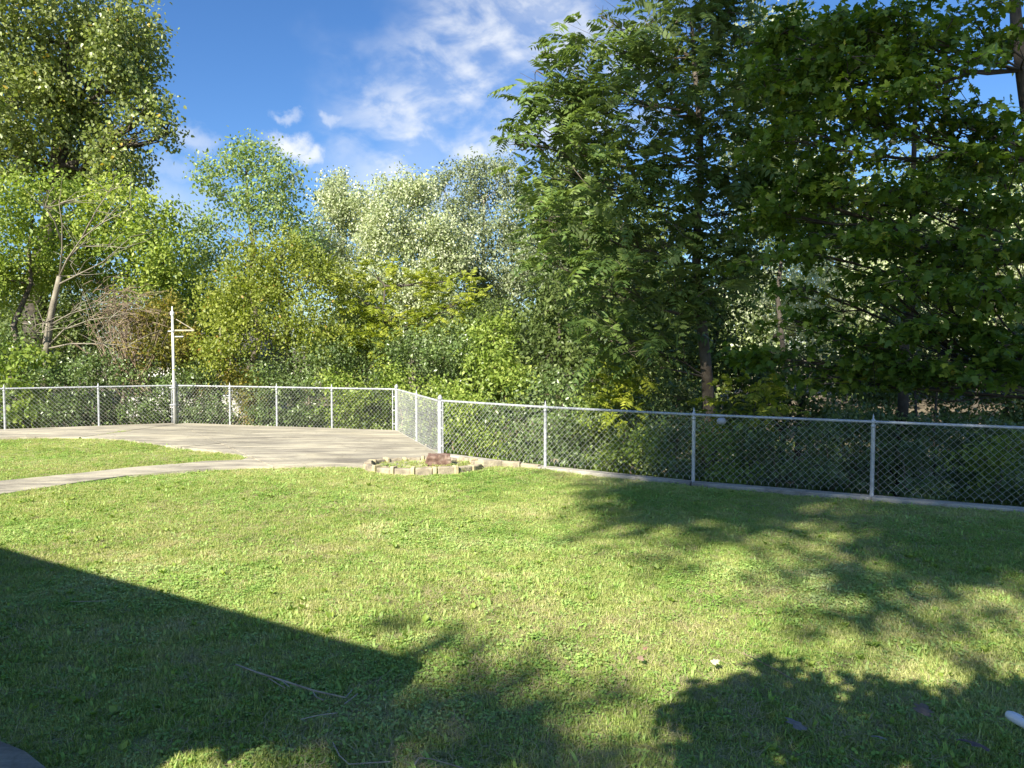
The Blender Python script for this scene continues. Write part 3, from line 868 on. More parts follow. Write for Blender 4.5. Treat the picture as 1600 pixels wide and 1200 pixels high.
def tree(name, label, seed, lobes, mat, bark='bark', base=None, trunk_r=.16, trunk_path=None, group=None, cat='tree', pinn=None, twigs=0, trunk_top=None, limb_r=.05, save=0, **kw):
    rg = np.random.default_rng(seed)
    cs = np.array([c for c, r in lobes]); wts = np.array([r[0] * r[2] for c, r in lobes])
    mid = (cs * wts[:, None]).sum(0) / wts.sum(); top = cs[np.argmax(cs[:, 2])]
    if base is None: base = (mid[0], mid[1])
    bz = tz(base[0], base[1]); root = empty(name, (base[0], base[1], bz), label, cat, group)
    if trunk_path is None:
        tp = trunk_top if trunk_top is not None else (top * .6 + mid * .4)
        trunk_path = bent(rg, (base[0], base[1], bz - .15), tp, 7, .06)
    tr = [trunk_r * (1 - .78 * i / (len(trunk_path) - 1)) for i in range(len(trunk_path))]; tr[0] *= 1.3
    m = MB(); m.tube(trunk_path, tr, 9); m.build('trunk' if cat == 'tree' else 'stem', M[bark], root, smooth=True)
    TP = np.array([np.array(q) for q in trunk_path])
    if pinn is None: o, C, sp, saved = crown('crown' if cat == 'tree' else 'foliage', rg, lobes, mat, parent=root, save=save, **kw)
    else: o, C, sp, saved = pinnate_crown('crown' if cat == 'tree' else 'foliage', rg, lobes, mat, parent=root, save=save, **pinn)
    m = MB(); per = len(C) // len(lobes)
    for i, (c, r) in enumerate(lobes):
        # leave the trunk below the lobe
        cand = TP[TP[:, 2] <= c[2] - .1]; a = cand[-1] if len(cand) else TP[1]
        dd = np.linalg.norm(TP - c, axis=1) + np.where(TP[:, 2] > c[2], 50, 0); a = TP[np.argmin(dd + .3 * np.abs(TP[:, 2] - c[2] + 1.0))]
        L_ = np.linalg.norm(c - a); lr = limb_r * min(1, .4 + L_ * .15)
        pts = bent(rg, a, c, 5, .12, -.04); m.tube(pts, np.linspace(lr, lr * .45, 6), 6, cap=False)
        mine = C[i * per:(i + 1) * per]
        for q in mine: 
            s = pts[int(rg.integers(2, 6))]; m.tube(bent(rg, s, q, 3, .15), np.linspace(lr * .4, lr * .12, 4), 4, cap=False)
    if twigs:
        idx = rg.choice(len(sp), min(twigs, len(sp)), replace=False)
        for j in idx:
            q = C[np.argmin(np.linalg.norm(C - sp[j], axis=1))]; m.tube(bent(rg, q, sp[j], 2, .2), (.010, .006, .003), 3, cap=False)
    m.build('branches', M[bark], root, smooth=True)
    return root, saved


# ---- the trees, left to right
L = lobes_px
tree('cottonwood_tree', 'huge cottonwood filling the top left corner, with a branch reaching out over the sky', 11,
     L([(40, 50, 26, 95, 80, 3), (140, 20, 26, 80, 60, 2.5), (195, 70, 25.5, 36, 80, 1.8), (-60, 130, 27, 110, 120, 3), (60, 160, 26, 85, 60, 3), (190, 130, 25.5, 42, 40, 1.5),
        (228, 178, 25, 38, 26, 1.2), (262, 205, 25, 18, 26, .8), (20, 240, 27, 80, 60, 2.5), (120, 200, 26.5, 40, 60, 1.6), (178, 235, 25.5, 46, 44, 1.6), (195, 268, 25.5, 30, 30, 1.2), (100, 270, 27, 60, 45, 1.5)]),
     M['cottonwood'], 'bark_dark', base=(-17.0, 26.5), trunk_r=.55, limb_r=.10, shape='heart', size=.125, lai=5.2, per=14, leafs=14, spread=.5, tilt=.9, droop=.5)
tree('box_elder_tree', 'light green box elder at the far left edge, below the cottonwood', 12,
     L([(10, 330, 21.5, 55, 55, 1.6), (70, 310, 21.5, 45, 42, 1.4), (-40, 420, 21, 60, 80, 1.5), (35, 420, 22, 55, 45, 1.5), (105, 370, 22, 50, 45, 1.4)]),
     M['boxelder'], trunk_r=.14, base=(-14.3, 21.5), shape='kite', size=.12, lai=4, per=10, leafs=10, spread=.35)
tree('box_elder_tree', 'yellow green box elder between the cottonwood and the gap of sky, above the bare twigs', 13,
     L([(150, 330, 23, 50, 40, 1.4), (205, 320, 22.5, 42, 40, 1.2), (235, 345, 22, 35, 50, 1.2), (185, 390, 22.5, 70, 40, 1.5), (262, 400, 22, 42, 55, 1.4), (130, 420, 23, 60, 35, 1.2), (250, 440, 22.5, 60, 40, 1.2)]),
     M['boxelder'], trunk_r=.14, base=(-11.6, 22.5), shape='kite', size=.12, lai=4, per=10, leafs=10, spread=.35)
tree('box_elder_tree', 'small dark green tree just left of the slender ash, below the gap of sky', 14,
     L([(300, 390, 25, 28, 45, 1.2), (320, 440, 25, 40, 40, 1.3), (290, 470, 24, 40, 50, 1.3), (330, 500, 24, 50, 50, 1.2)]),
     M['ash'], trunk_r=.12, base=(-10.2, 24.8), shape='kite', size=.11, lai=2.6, per=9)
tree('ash_tree', 'slender ash with open rounded crown against the sky left of the cumulus cloud', 15,
     L([(375, 235, 23.5, 22, 24, .9), (352, 262, 23.5, 34, 24, 1.1), (410, 255, 23.5, 36, 28, 1.1), (345, 300, 23.5, 28, 26, 1), (395, 300, 23.5, 46, 30, 1.3), (445, 282, 23.5, 30, 20, 1), (468, 270, 23.5, 14, 10, .5), (400, 345, 23.5, 36, 20, 1),
        (335, 350, 23.5, 34, 22, 1), (452, 330, 23.5, 26, 30, 1), (330, 390, 23.5, 36, 24, 1), (470, 380, 23.5, 40, 40, 1.2)]),
     M['ash'], 'bark', trunk_r=.15, base=(-7.9, 23.5), limb_r=.022, shape='kite', size=.12, lai=3.0, per=8, leafs=10, spread=.45, tilt=.9)
tree('olive_green_tree', 'broad olive green tree with yellowish crown behind the back fence', 16,
     L([(385, 410, 19.5, 50, 34, 1.1), (440, 395, 19.5, 50, 34, 1.1), (360, 460, 19.5, 45, 50, 1.2), (430, 450, 19.2, 60, 45, 1.3), (495, 430, 19.5, 45, 40, 1.1), (400, 510, 19, 60, 40, 1.3), (490, 500, 19.2, 55, 50, 1.2), (360, 545, 18.8, 45, 35, 1)]),
     M['olive'], 'bark_dark', trunk_r=.13, base=(-5.3, 19.4), shape='kite', size=.085, lai=3.4, per=11, leafs=12, spread=.3, droop=.5)
tree('white_poplar_tree', 'silvery white poplar with the lower crown, left of the tallest white one', 17,
     L([(535, 300, 37, 34, 28, 1.4), (520, 340, 36, 40, 40, 1.6), (560, 350, 36, 40, 45, 1.6), (540, 400, 35, 55, 40, 2), (500, 400, 35, 36, 50, 1.8)]),
     M['poplar'], 'bark_pale', trunk_r=.2, base=(-7.7, 36), shape='kite', size=.14, lai=4.4, per=12, leafs=12, spread=.45, tilt=1.4, droop=.4)
tree('white_poplar_tree', 'tallest silvery white poplar in the middle of the tree line', 18,
     L([(622, 290, 35, 36, 26, 1.5), (660, 305, 35, 34, 30, 1.5), (610, 335, 34.5, 42, 40, 1.8), (665, 355, 34.5, 50, 45, 2), (600, 400, 34, 52, 45, 2), (660, 415, 34, 60, 45, 2), (700, 395, 34, 36, 55, 1.6), (570, 440, 33, 50, 36, 1.8), (640, 470, 33, 80, 36, 1.8)]),
     M['poplar'], 'bark_pale', trunk_r=.24, base=(-4.3, 34.5), shape='kite', size=.14, lai=4.6, per=12, leafs=12, spread=.45, tilt=1.4, droop=.4)
tree('white_poplar_tree', 'narrow grey green poplar just right of the tallest white poplar', 19,
     L([(692, 290, 38, 26, 24, 1.2), (710, 340, 38, 30, 36, 1.3), (720, 400, 37, 34, 40, 1.4)]),
     M['poplar_grey'], 'bark_pale', trunk_r=.16, base=(-2.9, 37.5), shape='kite', size=.15, lai=3.2, per=10, tilt=1.2)
tree('grey_poplar_tree', 'grey green poplar with a rounded top left of the tall pinnate tree', 20,
     L([(738, 275, 40, 32, 26, 1.4), (750, 320, 40, 40, 40, 1.6), (795, 280, 39, 36, 40, 1.5), (815, 340, 38, 46, 50, 1.6), (765, 380, 38, 50, 50, 1.8), (830, 420, 37, 50, 60, 1.8), (780, 450, 37, 50, 50, 1.8), (740, 440, 38, 30, 40, 1.3)]),
     M['poplar_grey'], 'bark_pale', trunk_r=.22, base=(-1.2, 39), shape='kite', size=.15, lai=3.0, per=11, leafs=12, tilt=1.1, droop=.5)
tree('sumac_tree', 'arching yellow green tree with drooping leaves in front of the white poplars', 21,
     L([(585, 425, 20, 40, 20, .9), (635, 445, 20, 50, 22, 1), (690, 440, 20, 40, 22, .9), (722, 468, 19.8, 26, 24, .7), (560, 470, 19.8, 40, 40, 1), (620, 495, 19.6, 55, 34, 1.1), (690, 500, 19.6, 45, 34, 1), (580, 540, 19.2, 50, 30, 1)]),
     M['sumac'], 'bark_dark', trunk_r=.10, base=(-3.4, 19.8), pinn=dict(length=.36, lai=4.0, per=9, whorl=6, nl=6))

# bare tree with dead twigs
rg = np.random.default_rng(31)
bx, by = P(70, 560, 19.5)[0], 19.5; bz = tz(bx, by)
root = empty('bare_tree', (bx, by, bz), 'pale leafless small tree with a leaning trunk and long bare branches at the left', 'tree')
tp = [np.array((bx - .1, by, bz - .1)), P(72, 545, 19.5), P(80, 490, 19.5), P(88, 455, 19.5), P(93, 432, 19.5)]
m = MB(); m.tube(tp, [.12, .10, .08, .07, .06], 9); m.build('trunk', M['bark_pale'], root, smooth=True)
for pts_ in [[(93, 432), (105, 405), (128, 372), (160, 348), (205, 325)], [(93, 432), (97, 390), (97, 350), (92, 318)], [(90, 445), (120, 430), (160, 410), (205, 370)], [(83, 505), (110, 490), (150, 478)], [(76, 540), (100, 515), (140, 500), (175, 495)], [(74, 545), (110, 537), (160, 537), (200, 540)],
             [(70, 545), (55, 520), (35, 505)], [(80, 500), (68, 505), (66, 520)], [(97, 380), (85, 345), (70, 325)], [(105, 405), (125, 385), (170, 385)], [(128, 372), (150, 330), (170, 300)]]:
    q = [P(x, y, 19.5 - .35 * i * rg.uniform(.3, 1)) for i, (x, y) in enumerate(pts_)]
    m = MB(); m.tube(q, np.linspace(.026, .006, len(q)), 6)
    for k_ in range(9):
        s = q[int(rg.integers(1, len(q)))]; e = s + rg.normal(size=3) * (.45, .3, .3) + (.25, 0, .28); m.tube(bent(rg, s, e, 3, .2), (.011, .008, .005, .003), 3, cap=False)
    m.build('bare_branch', M['bark_pale'], root, smooth=True)
root = empty('brush_pile', (*P(195, 640, 19)[:2], tz(*P(195, 640, 19)[:2])), 'tangle of brown bare twigs between the leafless tree and the orange shrub', 'dead shrub')
m = MB()
for k_ in range(210):
    x = rg.normal(185, 26); y = rg.normal(492, 24); L0 = rg.uniform(14, 42); an = rg.normal(-.35 if x < 190 else .5, .55)
    a = P(x, y, rg.normal(19.6, .4)); b = P(x + L0 * math.cos(an), y + L0 * math.sin(an), rg.normal(19.6, .4)); m.tube(bent(rg, a, b, 3, .2), (.011, .009, .006, .003), 3, cap=False)
for k_ in range(60):
    a = P(rg.normal(215, 12), 620, 19.3); b = P(rg.normal(180, 40), rg.normal(490, 22), 19.6); m.tube(bent(rg, a, b, 4, .12), (.02, .017, .013, .008, .004), 4, cap=False)
o = m.build('twigs', M['twig'], root, smooth=True); o['kind'] = 'stuff'

# right side: tall pinnate tree in the middle
trunk_a = [P(1108, 640, 14.2), P(1105, 590, 14.2), P(1096, 500, 14.2), P(1088, 420, 14.2), P(1090, 340, 14.2), P(1096, 260, 14.2), P(1092, 180, 14.2), P(1084, 90, 14.3), P(1080, 20, 14.3)]
bx, by = P(1112, 660, 14.2)[:2]
trunk_a = [np.array((bx, by, tz(bx, by) - .1))] + trunk_a
r1, saved_a = tree('tree_of_heaven', 'tall dark tree with long feathery leaves right of the sky gap, passing the top edge', 41,
     L([(838, 110, 14, 34, 26, .7), (862, 150, 14, 50, 34, .9), (905, 60, 14, 34, 30, .7), (940, 25, 14, 30, 20, .6), (900, 120, 14, 50, 36, .9), (845, 200, 14, 40, 34, .8), (805, 225, 14.3, 26, 20, .5), (1005, 30, 14.4, 40, 40, .9),
        (1070, 30, 14.4, 60, 50, 1.0), (1140, 60, 14.6, 50, 50, .9), (990, 100, 14.2, 60, 44, 1), (1070, 120, 14.2, 60, 44, 1), (930, 190, 14, 60, 40, 1), (1010, 190, 14, 70, 40, 1), (1110, 190, 14.2, 50, 44, 1),
        (880, 265, 13.9, 60, 40, 1), (970, 270, 13.9, 70, 40, 1), (1060, 280, 13.9, 70, 44, 1), (860, 340, 13.8, 40, 44, .9), (930, 350, 13.8, 70, 44, 1), (1030, 370, 13.8, 70, 44, 1), (1130, 330, 14, 50, 60, 1),
        (880, 420, 13.7, 45, 44, .9), (960, 440, 13.7, 70, 44, 1), (1060, 460, 13.7, 60, 44, 1), (1165, 130, 14.4, 44, 44, .8), (1165, 250, 14.3, 44, 50, .8), (920, 510, 13.6, 55, 36, .9), (1010, 530, 13.6, 70, 36, .9), (1130, 430, 14, 50, 60, .9)]),
     M['ailanthus'], 'bark', base=(bx, by), trunk_path=trunk_a, trunk_r=.13, limb_r=.026, twigs=900, save=260, pinn=dict(length=.55, lai=6.5, per=12, whorl=5, nl=7))


def single_compound(saved, root, mat):
    for (pos, dr, nr, sz) in saved:
        V, F = leaves(pos, dr, nr, sz, 'kite2'); q = pos[::2]; k_ = len(q); w = np.array((.004, .004, 0))
        RV = np.concatenate([q - w, q + w]); i_ = np.arange(k_ - 1); RF = np.concatenate([np.column_stack([i_, i_ + 1, i_ + 1 + k_]), np.column_stack([i_, i_ + 1 + k_, i_ + k_])])
        obj('leaf', mesh_from('leaf', np.concatenate([V, RV]), np.concatenate([F, RF + len(V)]), mat, tint=np.full(len(F) + len(RF), random.random())), root)


single_compound(saved_a, r1, M['ailanthus'])
tree('cottonwood_tree', 'small leaved tree with pale glinting leaves between the feathery tree and the maple', 42,
     L([(1190, 50, 24, 50, 34, 1.3), (1240, 90, 24, 50, 40, 1.3), (1180, 120, 24, 46, 44, 1.3), (1250, 40, 24, 40, 30, 1.1), (1220, 180, 24, 60, 40, 1.4), (1180, 240, 23.5, 60, 40, 1.4), (1250, 260, 23.5, 60, 50, 1.4), (1200, 330, 23, 60, 44, 1.4)]),
     M['poplar_grey'], 'bark_dark', trunk_r=.10, base=(8.4, 24), shape='kite', size=.12, lai=3.6, per=10, tilt=1.3)
for i, (lab, cx_, b0, lst) in enumerate([
    ('bright white poplar seen through the gap between the feathery tree and the maple', 8.6, 29, [(1190, 470, 29, 70, 60, 2), (1250, 520, 29, 60, 50, 2), (1250, 440, 29, 60, 50, 2), (1180, 560, 28, 50, 40, 1.5)]),
    ('bright white poplar glimpsed through the middle of the maple', 13.5, 31, [(1330, 400, 31, 70, 60, 2), (1420, 350, 31, 70, 60, 2), (1310, 480, 31, 60, 50, 2), (1380, 450, 31, 60, 40, 2), (1300, 310, 31, 60, 50, 2)]),
    ('bright white poplar glimpsed through the maple at the right edge', 18.5, 31, [(1500, 370, 31, 70, 60, 2), (1580, 330, 31, 60, 70, 2), (1560, 440, 31, 60, 50, 2), (1640, 420, 31, 60, 80, 2), (1480, 520, 31, 70, 40, 2)])]):
    tree('white_poplar_tree', lab, 50 + i, L(lst), M['poplar'], 'bark_dark', trunk_r=.13, base=(cx_, b0), shape='kite', size=.16, lai=2.4, per=11, leafs=12, spread=.45, tilt=1.4, droop=.4)

# maple at the right
tb = (8.5, 10.9); tzb = tz(*tb)
trunk_m = [np.array((tb[0], tb[1], tzb - .1)), np.array((8.2, 10.9, 1.2)), P(1650, 400, 10.9), P(1618, 250, 10.9), P(1598, 110, 10.9), P(1588, 40, 10.9), P(1582, -60, 10.9), P(1590, -200, 10.9)]
r2, saved_m = tree('maple_tree', 'dark maple with layered lobed leaves spreading over the right side of the fence', 61,
     L([(1300, 60, 10.6, 60, 26, .9), (1370, 30, 10.4, 60, 24, .9), (1450, 55, 10.3, 70, 26, 1), (1520, 25, 10.4, 50, 22, .8), (1350, 105, 10.5, 80, 24, 1), (1450, 120, 10.3, 60, 22, .9), (1575, 60, 10.0, 26, 22, .6),
        (1280, 150, 10.8, 60, 24, .9), (1360, 175, 10.5, 80, 24, 1), (1470, 185, 10.5, 60, 18, .9), (1570, 190, 10.2, 50, 22, .8), (1240, 220, 10.9, 60, 26, .9), (1330, 240, 10.6, 70, 24, 1), (1540, 250, 10.4, 70, 22, .9),
        (1250, 290, 10.8, 70, 24, .9), (1360, 300, 10.5, 80, 22, 1), (1460, 310, 10.3, 70, 20, .9), (1560, 320, 10.0, 60, 24, .9), (1290, 370, 10.7, 80, 22, 1), (1400, 380, 10.2, 80, 24, 1), (1500, 390, 9.9, 70, 26, .9), (1580, 400, 9.7, 50, 26, .8),
        (1440, 450, 9.8, 80, 26, .9), (1540, 465, 9.6, 70, 28, .9), (1370, 440, 10.2, 50, 20, .8), (1430, 510, 9.9, 80, 24, .9), (1530, 530, 9.7, 70, 26, .9), (1340, 540, 10.4, 60, 22, .8), (1400, 570, 10.1, 70, 20, .8), (1500, 590, 9.9, 80, 22, .9), (1590, 560, 9.7, 50, 30, .8), (1300, 590, 10.9, 70, 22, .9), (1215, 110, 11, 50, 26, .8), (1225, 50, 11, 50, 24, .8), (1210, 330, 11, 60, 22, .8), (1220, 400, 11, 55, 20, .8), (1260, 450, 10.8, 50, 14, .7), (1240, 500, 11, 50, 14, .7), (1200, 560, 11, 60, 20, .8)]),
     M['maple'], 'bark_dark', base=tb, trunk_path=trunk_m, trunk_r=.17, limb_r=.03, twigs=700, save=300, shape='maple', size=.112, lai=5.6, per=9, leafs=11, spread=.30, tilt=.42, droop=.25, layered=.75, flat=.8, out_bias=.1)
pos, dr, nr, sz = saved_m
dr = unit(dr); sd = unit(np.cross(nr, dr)); nn = np.cross(dr, sd)
proto = []
for k_ in range(4): 
    V, F = SHAPES['maple']; V = V.copy(); V[:, 2] += np.random.default_rng(k_).normal(0, .02, len(V)); proto.append(mesh_from('leaf', V, F, M['maple'], tint=np.full(len(F), (.35, .55, .75, .9)[k_])))
from mathutils import Matrix
rl = Vector(r2.location)
for i in range(len(pos)):
    o = bpy.data.objects.new('leaf', proto[i % 4]); col.objects.link(o); o.parent = r2
    Mx = Matrix(((dr[i][0], sd[i][0], nn[i][0], 0), (dr[i][1], sd[i][1], nn[i][1], 0), (dr[i][2], sd[i][2], nn[i][2], 0), (0, 0, 0, 1)))
    o.matrix_local = Matrix.Translation(Vector(pos[i]) - rl) @ Mx @ Matrix.Scale(float(sz[i]), 4)

tree('maple_tree', 'second maple standing deeper in the woods behind the layered one', 62,
     L([(1290, 100, 14, 60, 60, 1), (1370, 60, 14, 70, 50, 1), (1460, 50, 14, 60, 40, 1), (1330, 190, 14, 50, 40, 1), (1250, 200, 14, 50, 60, 1), (1470, 300, 13.6, 80, 50, 1), (1380, 350, 13.6, 80, 60, 1), (1270, 340, 13.8, 60, 50, 1), (1560, 250, 13.6, 60, 50, 1), (1560, 380, 13.4, 60, 60, 1), (1480, 460, 13.4, 80, 50, 1), (1440, 140, 14, 50, 30, .9), (1570, 60, 14, 50, 30, .9), (1210, 270, 14.5, 50, 50, 1), (1230, 110, 14.5, 50, 60, 1)]),
     M['maple'], 'bark_dark', trunk_r=.12, limb_r=.03, base=(7.0, 14), shape='maple', size=.125, lai=3.2, per=9, leafs=11, spread=.35, tilt=.5, droop=.25, layered=.6, flat=.8, out_bias=.1)
# dark understorey trees behind
und = [
    ('dark understorey tree behind the feathery tree, left of its trunk', 18.5, [(850, 560, 18.5, 50, 50, 1.2), (900, 480, 18.5, 60, 60, 1.3), (940, 560, 18, 60, 60, 1.3), (860, 470, 19, 40, 50, 1)], 'wood'),
    ('dark understorey tree behind the trunk of the feathery tree', 18, [(1010, 520, 18, 60, 60, 1.3), (1060, 570, 17.5, 60, 50, 1.3), (1130, 540, 18, 60, 60, 1.3), (1090, 450, 18, 60, 60, 1.3), (1160, 420, 18.5, 50, 70, 1.2)], 'wood'),
    ('dark understorey tree under the left end of the maple', 17, [(1210, 600, 17, 60, 50, 1.2), (1270, 640, 16.5, 60, 40, 1.2), (1180, 640, 16.5, 50, 40, 1.2), (1280, 570, 17.5, 60, 40, 1.2)], 'wood'),
    ('dark understorey tree with thin trunks under the middle of the maple', 19, [(1360, 600, 19, 70, 60, 1.3), (1440, 560, 19, 70, 60, 1.3), (1400, 500, 20, 60, 50, 1.3), (1350, 660, 18, 60, 26, 1.2)], 'wood'),
    ('dark understorey tree at the right edge below the maple', 18, [(1520, 600, 18, 60, 60, 1.3), (1590, 640, 17.5, 60, 50, 1.3), (1600, 540, 18.5, 60, 60, 1.3), (1500, 660, 17.5, 60, 24, 1.2)], 'wood'),
    ('dark tree behind the drooping yellow green one, near the grey poplar trunk', 26, [(760, 500, 26, 40, 50, 1.3), (800, 530, 25, 50, 50, 1.3), (750, 560, 24, 50, 40, 1.2), (700, 560, 24, 50, 40, 1.2)], 'wood'),
    ('mid green tree behind the olive tree and the pole', 26, [(300, 540, 26, 50, 60, 1.4), (350, 580, 25, 60, 40, 1.4), (520, 560, 25, 60, 50, 1.4), (560, 500, 26, 50, 50, 1.4), (450, 590, 24, 60, 30, 1.2)], 'wood'),
    ('dark tree behind the bare twigs at the left', 27, [(60, 500, 27, 70, 60, 1.5), (150, 520, 27, 70, 60, 1.5), (230, 500, 27, 50, 70, 1.4), (0, 560, 25, 60, 50, 1.4), (110, 440, 27, 60, 40, 1.4)], 'wood')]
for i, (lab, d0, lst, mt) in enumerate(und):
    lb = L(lst); tree('understorey_tree', lab, 70 + i, lb, M[mt], 'bark_dark', trunk_r=.11, base=(float(np.mean([c[0] for c, r in lb])), d0), shape='kite', size=.12, lai=3.0, per=11, leafs=10, spread=.4, tilt=.9)
# thin dark stems under the maple
for i, (x, yb, d0, lean, lab) in enumerate([(1437, 700, 16, -6, 'thin dark sapling trunk under the maple, left of the pair'), (1462, 700, 15.5, 5, 'thin dark sapling trunk under the maple, right of the pair'), (344, 610, 22, 2, 'thin grey trunk in the shade right of the pole'), (362, 640, 20, -4, 'pale bent bare stem right of the thin grey trunk')]):
    a = P(x, yb, d0); bz = tz(a[0], a[1]); root = empty('sapling', (a[0], a[1], bz), lab, 'sapling'); rg = np.random.default_rng(90 + i)
    t_ = P(x + lean, yb - (150, 150, 110, 105)[i], d0); m = MB(); r_ = (.04, .035, .06, .03)[i]; pts_ = bent(rg, (a[0], a[1], bz - .1), t_, 6, .07); m.tube(pts_, np.linspace(r_, r_ * .5, 7), 7)
    m.build('stem', M['bark_dark' if i < 2 else 'bark_pale'], root, smooth=True)
    m = MB()
    for k_ in range(8): s = pts_[int(rg.integers(2, 7))]; m.tube(bent(rg, s, s + rg.normal(size=3) * .35 + (0, 0, .25), 3, .2), (.012, .009, .006, .003), 3, cap=False)
    m.build('side_shoots', M['bark_dark' if i < 2 else 'bark_pale'], root)

